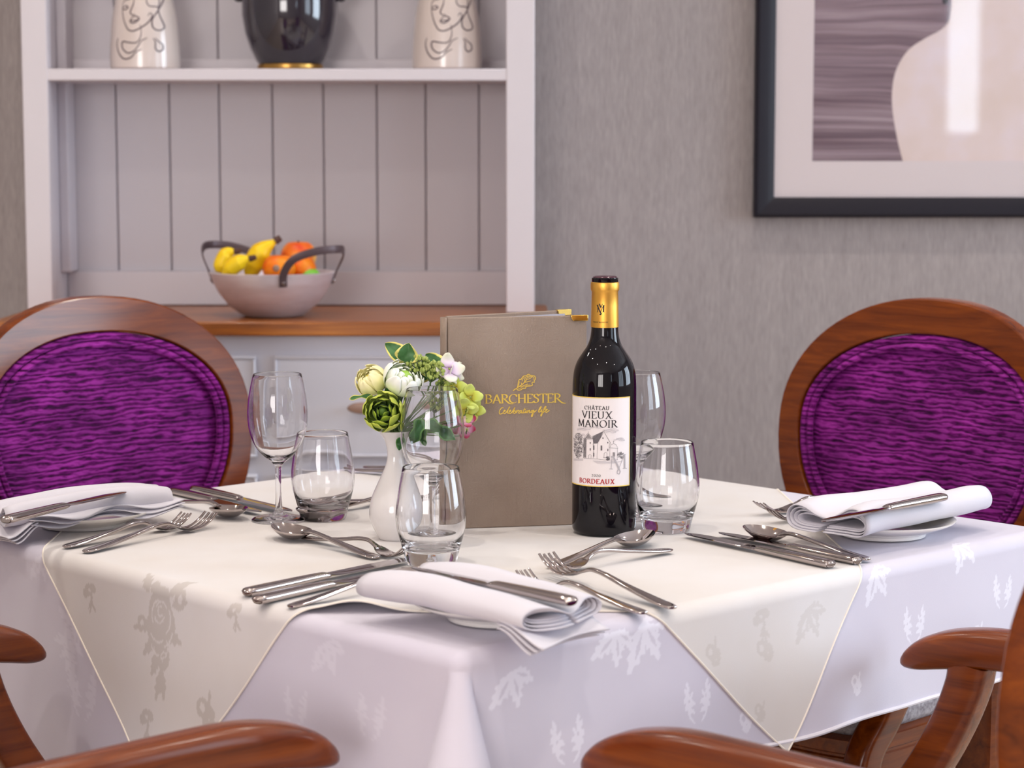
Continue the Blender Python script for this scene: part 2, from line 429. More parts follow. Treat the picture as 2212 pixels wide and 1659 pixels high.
def sweep(path, secs, up=(0, 0, 1), closed=False, cap=True):
    """secs: one 2D section or one per path point; section x runs sideways, y along 'up'"""
    P = [Vector(p) for p in path]; m = len(P); rings = []; U = Vector(up)
    for i, p in enumerate(P):
        if closed: t = P[(i + 1) % m] - P[i - 1]
        else: t = P[min(i + 1, m - 1)] - P[max(i - 1, 0)]
        t.normalize(); s = t.cross(U)
        if s.length < 1e-4: s = t.cross(Vector((1, 0, 0)))
        s.normalize(); n = s.cross(t)
        sec = secs[i] if isinstance(secs[0][0], (tuple, list)) else secs
        rings.append([p + s * a + n * b for a, b in sec])
    return loft(rings, cap, closed)
def circ(r, n=8): return [(r * math.cos(2 * PI * k / n), r * math.sin(2 * PI * k / n)) for k in range(n)]
def tube(path, r, n=8, closed=False, up=(0, 0, 1)):
    if isinstance(r, (list, tuple)): return sweep(path, [circ(x, n) for x in r], up, closed)
    return sweep(path, circ(r, n), up, closed)
def ball(r, n=12, m=8, sx=1, sy=1, sz=1):
    v, f = lathe([(r * math.sin(PI * i / m), -r * math.cos(PI * i / m)) for i in range(m + 1)], n)
    return [(x * sx, y * sy, z * sz) for x, y, z in v], f
# ------------------------------------------------------------------ room shell
def struct(name, vf, m, **kw): return tag(obj(name, vf, m, **kw), kind='structure')
struct('floor', box(LX, RX, FY, BY, -0.05, 0), M['floor'], smooth=False)
struct('ceiling', box(LX, RX, FY, BY, CEIL, CEIL + 0.05), M['ceiling'], smooth=False)
struct('wall_back', box(LX - .1, RX + .1, BY, BY + 0.1, -0.05, CEIL + .05), M['wallpaper'], smooth=False)
struct('wall_left', box(LX - 0.1, LX, FY, BY, -0.05, CEIL + .05), M['room_wall'], smooth=False)
def wall_open(name, axis, pos0, pos1, a0, a1, holes, m):
    mb = MB()
    def bx(p, q, z0, z1):
        mb.add(box(pos0, pos1, p, q, z0, z1) if axis == 'x' else box(p, q, pos0, pos1, z0, z1))
    bx(a0, a1, -0.05, WIN_Z0); bx(a0, a1, WIN_Z1, CEIL + .05)
    e = sorted([(c - w / 2, c + w / 2) for c, w in holes]); cur = a0
    for h0, h1 in e: bx(cur, h0, WIN_Z0, WIN_Z1); cur = h1
    bx(cur, a1, WIN_Z0, WIN_Z1)
    struct(name, (mb.v, mb.f), m, smooth=False)
wall_open('wall_right', 'x', RX, RX + 0.12, FY, BY, RIGHT_WINDOWS, M['room_wall'])
wall_open('wall_rear', 'y', FY - 0.12, FY, LX - .1, RX + .1, REAR_FILL_OPENINGS + [SLIT[:2]], M['room_wall'])
struct('trim_1', box(SLIT[0] - SLIT[1] / 2, SLIT[0] + SLIT[1] / 2, FY - .12, FY, WIN_Z0, SLIT[2]), M['room_wall'], smooth=False)
def window(i, axis, pos, c, w, z0=WIN_Z0, nm=2):
    WIN_Z0 = z0
    e = tag(empty('window_%d' % i, (0, 0, 0)), kind='structure')
    def bar(name, a0, a1, z0, z1):
        b = box(pos, pos + 0.05, a0, a1, z0, z1) if axis == 'x' else box(a0, a1, pos, pos + 0.05, z0, z1)
        obj(name, b, M['skirting'], e, smooth=False)
    a0, a1 = c - w / 2, c + w / 2
    bar('sill', a0, a1, WIN_Z0, WIN_Z0 + .06); bar('head', a0, a1, WIN_Z1 - .06, WIN_Z1)
    bar('jamb', a0, a0 + .06, WIN_Z0 + .06, WIN_Z1 - .06); bar('jamb', a1 - .06, a1, WIN_Z0 + .06, WIN_Z1 - .06)
    for k in range(1, nm + 1): bar('mullion', a0 + w * k / (nm + 1) - .025, a0 + w * k / (nm + 1) + .025, WIN_Z0 + .06, WIN_Z1 - .06)
k = 0
for c, w in RIGHT_WINDOWS: k += 1; window(k, 'x', RX + 0.02, c, w)
for c, w in REAR_FILL_OPENINGS: k += 1; window(k, 'y', FY - 0.07, c, w)  # window frame around the added fill-light opening
window(k + 1, 'y', FY - 0.07, SLIT[0], SLIT[1], SLIT[2], 0)
struct('baseboard_back', box(0.04, RX, BY - 0.02, BY, 0, 0.18), M['skirting'], bevel=0.004)

# ------------------------------------------------------------------ dresser: base, worktop, shelved upper part
PF, PB = 3.862, 4.072            # front of the upper posts, face of the back boards
dr = empty('dresser', (-0.41, 3.88, 0), label='pale grey panelled cupboard base below the brown wooden worktop', cat='dresser')
ox, oy = -0.41, 3.88
def dbox(name, x0, x1, y0, y1, z0, z1, m, parent, bev=0.002, o=(ox, oy, 0)):
    return obj(name, box(x0 - o[0], x1 - o[0], y0 - o[1], y1 - o[1], z0 - o[2], z1 - o[2]), m, parent, bevel=bev)
dbox('carcass', -0.865, 0.045, 3.70, 4.085, 0.0, 0.876, M['base_paint'], dr)
def front(name, x0, x1, z0, z1, knobs):
    d = dbox(name, x0, x1, 3.690, 3.702, z0, z1, M['base_paint'], dr, 0.0015)
    mb = MB(); b = 0.0055
    for a in ((x0, x1, z1 - b, z1), (x0, x1, z0, z0 + b), (x0, x0 + b, z0 + b, z1 - b), (x1 - b, x1, z0 + b, z1 - b)):
        mb.add(box(a[0] - ox, a[1] - ox, 3.6855 - oy, 3.691 - oy, a[2], a[3]))
    mb.build('bead_moulding', M['base_paint'], d, bevel=0.003)
    for kx in knobs:
        kb = lathe([(0, 0), (.008, 0), (.008, .010), (.017, .016), (.020, .023), (.016, .030), (0, .032)], 20)
        kb = [(x * 1.25 + kx - ox, -z + 3.691 - oy, y * .5 + (z0 + z1) / 2) for x, y, z in kb[0]], kb[1]
        obj('knob', kb, M['knob_wood'], d)
    return d
for zz0, zz1, nm in ((0.667, 0.8415, 'drawer'), (0.45, 0.637, 'drawer'), (0.08, 0.42, 'door')):
    front(nm, -0.835, -0.437, zz0, zz1, (-0.69, -0.585))
    front(nm, -0.4056, -0.008, zz0, zz1, (-0.255, -0.15))
wt = tag(obj('worktop', box(-0.475, 0.475, -0.212, 0.205, 0, 0.024), M['oak'], bevel=0.003, loc=(-0.41, 3.88, 0.877)),
         'oiled brown wooden top of the dresser under the fruit bowl', 'worktop')
hu = empty('dresser_shelves', (-0.41, 3.97, 0.902), label='pale grey open shelf unit with vertical boards standing on the brown worktop', cat='shelves')
ho = (-0.41, 3.97, 0.902)
ZT = 1.98
dbox('post', -0.862, -0.8165, PF, PF + 0.03, 0.902, ZT, M['paint'], hu, o=ho)
dbox('post', -0.0105, 0.040, PF, PF + 0.03, 0.902, ZT, M['paint'], hu, o=ho)
dbox('side_panel', -0.855, -0.830, PF + 0.03, PB + 0.015, 0.902, ZT, M['paint'], hu, o=ho)
dbox('side_panel', 0.008, 0.034, PF + 0.03, PB + 0.015, 0.902, ZT, M['paint'], hu, o=ho)
dbox('corner_batten', -0.8298, -0.812, PB - 0.07, PB - 0.001, 0.9665, ZT, M['paint'], hu, o=ho)
dbox('shelf', -0.8295, 0.0075, PF + 0.001, PB - 0.001, 1.3115, 1.3325, M['paint'], hu, o=ho)
dbox('top_shelf', -0.8295, 0.0075, PF + 0.001, PB - 0.001, 1.80, 1.822, M['paint'], hu, o=ho)
dbox('rail', -0.8295, 0.0075, PB - 0.013, PB - 0.0005, 0.902, 0.966, M['paint'], hu, o=ho)
dbox('rail', -0.8115, 0.0075, PB - 0.013, PB - 0.0005, 1.3327, 1.357, M['paint'], hu, o=ho)
dbox('cornice', -0.89, 0.07, PF - 0.03, PB + 0.015, ZT, ZT + 0.05, M['paint'], hu, o=ho)
joints = [Q(x, 400, PB).x for x in (253, 368, 475, 590, 700, 815, 920, 1035)]
edges = [-0.8295] + joints + [0.0075]
for a, b in zip(edges[:-1], edges[1:]):
    dbox('back_board', a + 0.0009, b - 0.0009, PB, PB + 0.010, 0.902, ZT, M['board_paint'], hu, 0.0022, o=ho)
dbox('back_sheet', -0.829, 0.007, PB + 0.0102, PB + 0.016, 0.902, ZT, M['board_paint'], hu, 0, o=ho)

# ------------------------------------------------------------------ ornaments on the shelf
SHZ = 1.3325
VP = [(0.0, 0.0), (0.058, 0.0), (0.0625, 0.004), (0.0628, 0.02), (0.0615, 0.05), (0.0585, 0.085), (0.053, 0.118), (0.045, 0.146),
      (0.036, 0.168), (0.026, 0.186), (0.019, 0.200), (0.018, 0.215), (0.021, 0.222), (0.018, 0.224), (0.015, 0.215), (0.015, 0.19), (0, 0.18)]
def vr(z):
    for (r0, z0), (r1, z1) in zip(VP[1:-5], VP[2:-4]):
        if z0 <= z <= z1 and z1 > z0: return r0 + (r1 - r0) * (z - z0) / (z1 - z0)
    return 0.02
def ribbon(pts, w, surf, nib=None):
    """a flat inked stroke laid on a surface: pts in 2D, surf maps 2D to 3D"""
    v, f = [], []; n = len(pts)
    for i, p in enumerate(pts):
        a = pts[max(i - 1, 0)]; b = pts[min(i + 1, n - 1)]
        dx, dy = b[0] - a[0], b[1] - a[1]; L = math.hypot(dx, dy) or 1
        ww = w[i] if isinstance(w, (list, tuple)) else w
        nx, ny = -dy / L * ww / 2, dx / L * ww / 2
        if nib: nx += nib[0] / 2 * (1 if nx * nib[0] + ny * nib[1] >= 0 else -1); ny += nib[1] / 2 * (1 if nx * nib[0] + ny * nib[1] >= 0 else -1)
        v.append(surf(p[0] + nx, p[1] + ny)); v.append(surf(p[0] - nx, p[1] - ny))
    for i in range(n - 1): f.append((2 * i, 2 * i + 1, 2 * i + 3, 2 * i + 2))
    return v, f
def sm2(pts, n=24, closed=False):
    return [(p.x, p.y) for p in smooth_path([(a, b, 0) for a, b in pts], n, closed)]
def head_vase(x, yb, rz, label):
    e = empty('line_art_vase', (x, yb, SHZ), rz, label, 'vase', 'white line art vases on the shelf')
    obj('body', lathe(VP[:2] + refine(VP[2:13], 3) + VP[13:], 56), M['vase_cream'], e)
    # strokes read as picture offsets (px from the vase axis, px above the shelf), 0.86 mm to the pixel
    cx, base, k = 114.0, 152.0, 0.00086
    def S(zx, zy): return ((zx / 3.95 - cx) * k, (base - zy / 3.95) * k)
    lines = [
        [(318, 60), (340, 40), (378, 30), (372, 0), (380, -70), (420, -150), (500, -180), (600, -150)],
        [(318, 60), (316, 130), (330, 200), (350, 250), (376, 285), (420, 290), (480, 262), (530, 225), (555, 190), (562, 160), (545, 145), (530, 170)],
        [(318, 105), (345, 88), (366, 100), (340, 118), (318, 112)], [(416, 20), (412, 70), (396, 110), (386, 140), (400, 160), (430, 158)],
        [(384, 205), (405, 180), (432, 172), (462, 190), (440, 215), (405, 228), (384, 208), (430, 205), (458, 195)],
        [(470, 240), (478, 300), (468, 350), (440, 385), (380, 385), (325, 375), (312, 400), (325, 440), (370, 470), (420, 450), (455, 410), (480, 370), (525, 348)],
        [(275, 345), (265, 400), (285, 470), (330, 515), (390, 505), (430, 465), (480, 438)],
        [(585, 345), (612, 375), (640, 400), (640, 440), (610, 455), (588, 430), (588, 380), (570, 350)],
        [(600, -60), (560, -30), (530, 0), (516, 50), (540, 90), (590, 92), (612, 110), (590, 150), (562, 200), (568, 260), (605, 285), (645, 272), (650, 240), (620, 170), (606, 110), (614, 50), (590, 0), (560, -40)],
        [(620, -40), (640, 20), (625, 80), (600, 130)]]
    mb = MB()
    def sf(u, z):
        z = max(0.003, min(0.2, z)); r = vr(z) + 0.0005
        a = max(-1, min(1, u / r)); return (r * a, -r * math.sqrt(1 - a * a), z)
    for L in lines:
        p = sm2([S(*q) for q in L], 40); n = len(p)
        mb.add(ribbon(p, [0.0011 + 0.0015 * math.sin(PI * i / n) for i in range(n)], sf))
    mb.build('line_drawing', M['ink'], e, smooth=False, kind='stuff')
    return e
lv = Q(314, 152, 3.955); rv = Q(966, 152, 3.955)
head_vase(lv.x, 3.955, R(-2), 'tapered white vase with a drawn face, left of the black jar')
head_vase(rv.x, 3.955, R(4), 'tapered white vase with a drawn face, right of the black jar')
jx = Q(627, 100, 3.965).x
jr = empty('black_jar', (jx, 3.965, SHZ), label='dark glazed round jar with a gold foot ring between white vases', cat='jar')
obj('body', lathe([(0, .010), (.056, .010), (.062, .018), (.072, .038), (.081, .066), (.0865, .098), (.087, .128), (.082, .16), (.07, .188), (.055, .206), (.05, .216), (.054, .226), (.05, .226), (.045, .21), (0, .2)], 64), M['jar'], jr)
obj('foot_ring', lathe([(0, 0), (.058, 0), (.0595, .004), (.0585, .0105), (0, .0105)], 64), M['bronze'], jr)
for s in (-1, 1):
    p = smooth_path([(s * .083, 0, .135), (s * .094, 0, .128), (s * .099, 0, .15), (s * .092, 0, .175), (s * .074, 0, .182)], 20)
    obj('handle', tube(p, 0.006, 10, up=(0, 1, 0)), M['jar'], jr)

# ------------------------------------------------------------------ framed picture on the far wall
pb = Q(1629, 470, 4.07); PX0, PZ0 = pb.x, pb.z
PW, PH, FWID = 0.86, 0.98, 0.0375
pc = empty('framed_picture', (PX0 + PW / 2, 4.082, PZ0), label='large black framed print of a pale vase on streaked brown, on the wallpaper', cat='picture')
hw = PW / 2
def frame_side(p, q):
    # mitred moulding: outer edge p->q with inward normal to the middle
    P0, Q0 = Vector(p), Vector(q); d = (Q0 - P0).normalized(); c = Vector((0, 0, PH / 2)); nrm = (c - (P0 + Q0) / 2); nrm -= d * nrm.dot(d); nrm.normalize()
    prof = [(0, 0.016), (0, -0.012), (0.006, -0.017), (0.022, -0.014), (FWID, -0.004), (FWID, 0.016)]
    rings = []
    for e, sgn in ((P0, 1), (Q0, -1)):
        rings.append([e + nrm * a + d * a * sgn + Vector((0, b, 0)) for a, b in prof])
    return loft(rings, True)
for p, q in (((-hw, 0, 0), (hw, 0, 0)), ((hw, 0, 0), (hw, 0, PH)), ((hw, 0, PH), (-hw, 0, PH)), ((-hw, 0, PH), (-hw, 0, 0))):
    obj('frame_side', frame_side(p, q), M['frame_black'], pc, sharp=25)
mx0 = -hw + FWID; ix0 = Q(1756, 300, 4.08).x - (PX0 + hw); iz0 = Q(1756, 348, 4.08).z - PZ0
ix1, iz1 = -ix0, PH - iz0
mb = MB()
for a in ((mx0, hw - FWID, FWID, iz0), (mx0, hw - FWID, iz1, PH - FWID), (mx0, ix0, iz0, iz1), (ix1, hw - FWID, iz0, iz1)):
    mb.add(box(a[0], a[1], 0.003, 0.006, a[2], a[3]))
mb.build('mount', M['mount'], pc, smooth=False)
pr = obj('print_sheet', box(ix0 - .01, ix1 + .01, 0.0065, 0.009, iz0 - .01, iz1 + .01), M['print_ground'], pc, smooth=False)
ol = [(1950, 348), (1938, 300), (1928, 240), (1927, 195), (1936, 150), (1962, 108), (2000, 82), (2030, 66), (2048, 48), (2054, 20), (2056, -30), (2050, -70)]
ol = [(lambda w: (w.x - (PX0 + hw), w.z - PZ0))(Q(a, b, 4.089)) for a, b in ol]
axis = Q(2168, 100, 4.089).x - (PX0 + hw)
L = sm2(ol, 40); L = [(a, max(b, iz0 - .002)) for a, b in L]
poly = [(a, 0.0062, b) for a, b in L] + [(2 * axis - a, 0.0062, b) for a, b in reversed(L)]
# strip mesh between the outline and its mirror image
n = len(L); vs = poly; fs = [(i, i + 1, 2 * n - 2 - i, 2 * n - 1 - i) for i in range(n - 1)]
obj('printed_vase', (vs, fs), M['print_vase'], pr, smooth=False)
hk = Q(2042, 2, 4.089)
obj('printed_spot', ([(x + hk.x - PX0 - hw, 0.0060, y + hk.z - PZ0) for x, y in circ(0.006, 12)], [tuple(range(12))]), M['black_ink'], pr, smooth=False)
obj('glass_pane', box(mx0, hw - FWID, -0.0015, 0.0005, FWID, PH - FWID), M['pane'], pc, smooth=False)

# ------------------------------------------------------------------ fruit bowl
bx = Q(590, 683, 3.80); WT = 0.9012
bw = empty('fruit_bowl', (bx.x, 3.80, WT), label='round pewter bowl with two brown loop handles on the brown worktop', cat='bowl')
BR = 0.110; BZ = 0.077
op = [(0, 0.0), (.048, 0.0), (.056, .004), (.078, .021), (.094, .042), (.104, .061), (BR, BZ)]
obj('shell', lathe(op + [(BR - .003, BZ + .001), (BR - .006, BZ - .001), (.099, .062), (.088, .042), (.070, .022), (.045, .009), (0, .008)], 64), M['bowl'], bw)
def bowl_handle(az):
    a0, a1 = az - R(36), az + R(36)
    def pt(a, r, z): return Vector((r * math.cos(a), r * math.sin(a), z))
    pts = [pt(a0, .104, BZ - .020), pt(a0, .113, BZ + .004), pt(a0 + R(7), .126, BZ + .028), pt(a0 + R(22), .140, BZ + .041),
           pt(az, .150, BZ + .044), pt(a1 - R(22), .140, BZ + .041), pt(a1 - R(7), .126, BZ + .028), pt(a1, .113, BZ + .004), pt(a1, .104, BZ - .020)]
    P = smooth_path(pts, 48); rings = []
    for i, p in enumerate(P):
        t = (P[min(i + 1, len(P) - 1)] - P[max(i - 1, 0)]).normalized()
        out = Vector((p.x, p.y, 0)).normalized(); out = (out - t * out.dot(t)).normalized() if abs(t.z) < .95 else out
        s = t.cross(out).normalized()
        rings.append([p + s * a + out * b for a, b in rsec(0.014, 0.0032, 10)])
    h = obj('handle', loft(rings), M['strap'], bw)
    for a in (a0, a1):
        p = pt(a, .1075, BZ - .014); o = Vector((math.cos(a), math.sin(a), -.25)).normalized()
        v, f = lathe([(0, 0), (.0042, 0), (.003, .002), (0, .0025)], 12); q = Vector((0, 0, 1)).rotation_difference(o)
        obj('rivet', ([q @ Vector(x) + p for x in v], f), M['steel'], h)
bowl_handle(R(-38)); bowl_handle(R(142))
def banana(name_pts, r, label):
    P = smooth_path(name_pts, 26); n = len(P); rad = []
    for i in range(n):
        t = i / (n - 1); rad.append(r * min(1, 0.25 + 2.6 * t) * (1 if t < .62 else max(.26, 1 - (t - .62) / .38 * .86)))
    c = P[n // 2]; e = empty('banana', c, 0, label, 'fruit', 'fruit in the pewter bowl')
    obj('skin', tube([p - c for p in P], rad, 7), M['banana'], e, sharp=60, subsurf=1)
    t = (P[-1] - P[-3]).normalized()
    obj('stalk_end', tube([P[-1] - c - t * .003, P[-1] - c + t * .008], [r * .34, r * .26], 8), M['tip'], e)
def B(px, py, y): return Q(px, py, y)
banana([B(478, 605, 3.79), B(479, 572, 3.79), B(492, 548, 3.79), B(511, 543, 3.785)], .0165, 'short banana at the far left of the bowl, half behind another')
banana([B(482, 602, 3.755), B(500, 578, 3.75), B(523, 564, 3.745), B(543, 558, 3.74)], .0165, 'front banana low in the pewter bowl with a grey tip')
banana([B(538, 612, 3.80), B(548, 570, 3.80), B(568, 540, 3.80), B(598, 519, 3.80)], .0215, 'tall banana rising above the middle of the pewter bowl')
def round_fruit(name, p, r, m, label, sx=1, sz=.93):
    e = empty(name, p, rng.random() * 6, label, 'fruit', 'fruit in the pewter bowl')
    v, f = lathe([(r * math.sin(PI * i / 16) * (1 + .0 * i), -r * math.cos(PI * i / 16) * (1 - .28 * max(0, math.cos(PI * (16 - i) / 16)) ** 14)) for i in range(17)], 28)
    obj('flesh', ([(x * sx, y, z * sz) for x, y, z in v], f), m, e)
    return e
e = round_fruit('peach', B(645, 553, 3.83), .0315, M['peach'], 'red and yellow blushed peach at the back of the bowl')
obj('stalk', tube([(0, 0, .02), (.001, 0, .027)], .0018, 6), M['tip'], e)
e = round_fruit('orange', B(603, 580, 3.765), .029, M['orange'], 'bright orange with a brown navel at the front of the bowl')
v, f = lathe([(0, .0), (.006, .0005), (.0035, .0022), (0, .0012)], 12)
e.rotation_euler = (0, 0, 0); obj('navel', ([(x - .002, -z - .0285, y + .002) for x, y, z in v], f), M['knob_wood'], e)
e = round_fruit('orange', B(650, 582, 3.80), .027, M['orange'], 'orange tucked behind the right handle of the bowl')
obj('stalk', tube([(0, 0, .022), (.001, 0, .0262)], .0018, 6), M['tip'], e)
e = round_fruit('lime', B(668, 600, 3.79), .020, M['lime'], 'small green lime at the right rim of the bowl')
obj('stalk', tube([(0, 0, .016), (.0005, 0, .0195)], .0014, 6), M['tip'], e)
# ------------------------------------------------------------------ table, damask tablecloth and slip cloth
TC = Vector((-0.0278, 2.5295)); TA = 0.469; TH = R(43.38)
TU = Vector((math.cos(TH), math.sin(TH))); TV = Vector((-TU.y, TU.x)); TOP = 0.75
tb = empty('dining_table', (TC.x, TC.y, 0), TH, 'square wooden dining table hidden under the white damask cloth', 'table')
obj('table_top', box(-TA + .006, TA - .006, -TA + .006, TA - .006, TOP - 0.032, TOP - 0.004), M['mahogany'], tb, bevel=0.006)
for sx in (-1, 1):
    for sy in (-1, 1):
        x, y = sx * .415, sy * .415
        obj('leg', loft([[(x + a, y + b, z) for a, b in rsec(w, w, 12, 6)] for z, w in ((0, .036), (.30, .05), (.70, .06), (.7175, .06))]), M['mahogany'], tb)
mb = MB()
for s in (-1, 1):
    mb.add(box(-.335, .335, s * .335 - .011, s * .335 + .011, .64, .7175)); mb.add(box(s * .335 - .011, s * .335 + .011, -.324, .324, .64, .7175))
mb.build('apron', M['mahogany'], tb, smooth=False)

RR = 0.016
RHO = math.asin(0.25)
def drape(s, t, off, fold=1.0):
    """flat cloth point (s, t) in table axes -> where it lies or hangs"""
    s = np.asarray(s, float); t = np.asarray(t, float)
    ss, st = np.sign(s), np.sign(t)
    a = TA - RR
    eu = np.maximum(np.abs(s) - a, 0); ev = np.maximum(np.abs(t) - a, 0)
    r = np.hypot(eu, ev); phi = np.arctan2(ev, np.maximum(eu, 1e-12)); phi = np.where(r > 0, phi, 0)
    ang = np.minimum(r / RR, PI / 2); rest = np.maximum(r - RR * PI / 2, 0)
    outx, outy = np.cos(phi), np.sin(phi)
    bx = np.clip(s, -a, a) + ss * outx * (RR + off) * np.sin(ang) * (r > 0)
    by = np.clip(t, -a, a) + st * outy * (RR + off) * np.sin(ang) * (r > 0)
    bz = off * np.cos(ang) - RR * (1 - np.cos(ang))
    # hanging part: straight down on the sides, a round cone at the corners
    corner = (eu > 0) & (ev > 0)
    psi = 4 * phi
    d = 1 / math.sqrt(2)
    cu, cv, cz = math.sin(RHO) * d, math.sin(RHO) * d, -math.cos(RHO)
    e1u, e1v, e1z = -math.cos(RHO) * d, -math.cos(RHO) * d, -math.sin(RHO)
    sq = 1 + .25 * np.cos(2 * psi)
    Du = math.cos(RHO) * cu + math.sin(RHO) * (np.cos(psi) * e1u + np.sin(psi) * d)
    Dv = math.cos(RHO) * cv + math.sin(RHO) * (np.cos(psi) * e1v - np.sin(psi) * d)
    Dz = math.cos(RHO) * cz + math.sin(RHO) * (np.cos(psi) * e1z)
    Du = np.where(corner, Du, 0); Dv = np.where(corner, Dv, 0); Dz = np.where(corner, Dz, -1)
    # soft folds that grow towards the hem, along each side
    al = np.where(eu > 0, t, s)
    ph = np.where(eu > 0, np.where(ss > 0, .4, 2.1), np.where(st > 0, 3.3, 1.0))
    amp = np.clip(rest / 0.25, 0, 1.3) ** 1.3 * 0.015 * fold
    near = np.clip((np.minimum(TA - np.abs(al), .25)) / .25, 0, 1)
    w = amp * (np.sin(al * 21 + ph) * .6 + np.sin(al * 37 + 1.7 * ph) * .35 + .5) * near * (~corner)
    flare = 0.05 * rest * (~corner)
    su = np.where(eu > 0, 1.0, 0.0) * (~corner); sv = np.where(ev > 0, 1.0, 0.0) * (~corner)
    x = bx + ss * (Du * rest + su * (w + flare)); y = by + st * (Dv * rest + sv * (w + flare)); z = bz + Dz * rest
    return x, y, z

# damask figure: roses, leaves and bud sprigs woven into both cloths, stored per vertex
def leaf_poly(L, w, teeth=5, bend=0.0):
    a, b = [], []
    for i in range(teeth * 2 + 1):
        t = i / (teeth * 2); h = w / 2 * math.sin(PI * t ** .8) * (1.0 if i % 2 else .62); x = bend * L * t * t
        a.append((x - h, L * t - (0 if i % 2 else .05 * L))); b.append((x + h, L * t - (0 if i % 2 else .05 * L)))
    return a + b[::-1]
STALK = [(0, 0), (.06, .15), (.13, .22), (.10, .27), (.02, .25), (-.05, .22), (-.02, .32), (.06, .38), (-.02, .42), (-.10, .40), (-.06, .52), (.02, .56), (-.05, .62), (-.09, .72), (-.02, .70), (.03, .64), (.05, .72), (0, .80), (.02, .9), (.06, 1.0), (.10, .92), (.10, .82), (.16, .86), (.2, .78), (.15, .70), (.22, .66), (.25, .56), (.18, .54), (.24, .46), (.24, .38), (.17, .36), (.18, .28), (.15, .16), (.08, .06)]
def rot2(P, a, ox_=0, oy_=0, k=1): c, s = math.cos(a), math.sin(a); return [(ox_ + k * (x * c - y * s), oy_ + k * (x * s + y * c)) for x, y in P]
def oval(cx, cy, a, b, r=0, n=14): return rot2([(a * math.cos(2 * PI * i / n), b * math.sin(2 * PI * i / n)) for i in range(n)], r, cx, cy)
def mo_sprig():
    A = rot2([(x * 1.05, y) for x, y in STALK], R(-14), .05, -.5); B_ = rot2([(-x * 1.05, y) for x, y in STALK], R(10), -.12, -.5)
    return [(A, 1), (B_, 1), (oval(.27, .05, .03, .04), 0), (oval(-.30, .02, .03, .04), 0)]
def mo_leaves():
    o = []
    for ang, L, w in ((150, .75, .36), (205, .60, .34), (262, .50, .30)):
        o.append((rot2(leaf_poly(L, w, 5, .1), R(ang), 0, .30), 1)); o.append((rot2(leaf_poly(L * .55, w * .22, 1), R(ang), .0 + .18 * L * -math.sin(R(ang)), .30 + .18 * L * math.cos(R(ang))), 0))
    return o
def mo_bud():
    return [(rot2(leaf_poly(.5, .30, 3), R(25), 0, -.45), 1), (rot2(leaf_poly(.42, .24, 3), R(-30), .03, -.45), 1), (oval(-.12, .10, .22, .26), 1), (oval(.14, -.08, .14, .18, .4), 1), (oval(-.12, .10, .09, .12), 0), (rot2(leaf_poly(.55, .16, 2, -.2), R(-35), .05, 0), 1)]
def mo_flower():
    return [(oval(-.05, .28, .20, .17, .3), 1), (oval(.16, .33, .16, .12, -.5), 1), (oval(-.20, .18, .12, .14, .9), 1), (oval(-.02, .27, .06, .05), 0), (rot2(leaf_poly(.62, .17, 3, .12), R(176), .10, .20), 1), (rot2(leaf_poly(.34, .15, 3), R(140), .12, 0), 1), (rot2(leaf_poly(.28, .13, 2), R(215), .12, -.08), 1)]
def mo_rose():
    o = []
    for a, x, y, L in ((40, -.18, .30, .26), (-48, .14, .28, .34), (-80, .20, .20, .26), (100, -.12, .0, .36), (130, -.06, -.12, .30), (196, .04, -.40, .32), (164, .06, -.40, .34), (150, -.02, -.30, .22), (-110, .10, -.05, .30)): o.append((rot2(leaf_poly(L, .15, 4), R(a), x, y), 1))
    for cx, cy, a, b, r in ((0, .12, .19, .22, 0), (.09, .02, .16, .20, .4), (-.07, .0, .15, .18, -.3), (.03, -.16, .13, .15, .2), (.02, .27, .14, .09, 0), (.08, -.30, .10, .12, 0), (-.30, .0, .08, .075, 0), (.32, .26, .09, .10, 0), (-.10, .34, .07, .06, 0), (-.05, -.33, .08, .06, .3)): o.append((oval(cx, cy, a, b, r), 1))
    for cx, cy, rad, a0, a1, w in ((.01, .13, .05, 60, 330, .30), (-.01, .11, .09, 200, 350, .16), (.02, .12, .10, 20, 150, .16), (.0, .09, .14, 100, 215, .12), (.03, .06, .15, -60, 40, .12), (-.02, .02, .17, 215, 300, .10), (.05, -.02, .17, 280, 350, .10), (-.02, -.16, .12, 190, 280, .12), (.05, -.20, .10, 250, 400, .14), (.08, -.29, .05, 20, 250, .25)):
        p = arc_(cx, cy, rad, rad * 1.1, a0, a1); o.append((p + [(x + (cx - x) * w, y + (cy - y) * w) for x, y in p[::-1]], 0))
    o.append((oval(-.30, .0, .03, .028), 0)); o.append((oval(.32, .26, .035, .04), 0))
    return o
def arc_(cx, cy, rx, ry, a0, a1, n=16): return [(cx + rx * math.cos(R(a0 + (a1 - a0) * i / n)), cy + ry * math.sin(R(a0 + (a1 - a0) * i / n))) for i in range(n + 1)]
def fill(s, t, poly, field, val):
    P = np.array(poly); lo, hi = P.min(0), P.max(0)
    m = (s >= lo[0]) & (s <= hi[0]) & (t >= lo[1]) & (t <= hi[1])
    if not m.any(): return
    x, y = s[m], t[m]; ins = np.zeros(x.shape, bool)
    for (x0, y0), (x1, y1) in zip(poly, poly[1:] + poly[:1]):
        if y0 == y1: continue
        c = ((y0 > y) != (y1 > y)) & (x < (x1 - x0) * (y - y0) / (y1 - y0) + x0); ins ^= c
    f = field[m]; f[ins] = val; field[m] = f
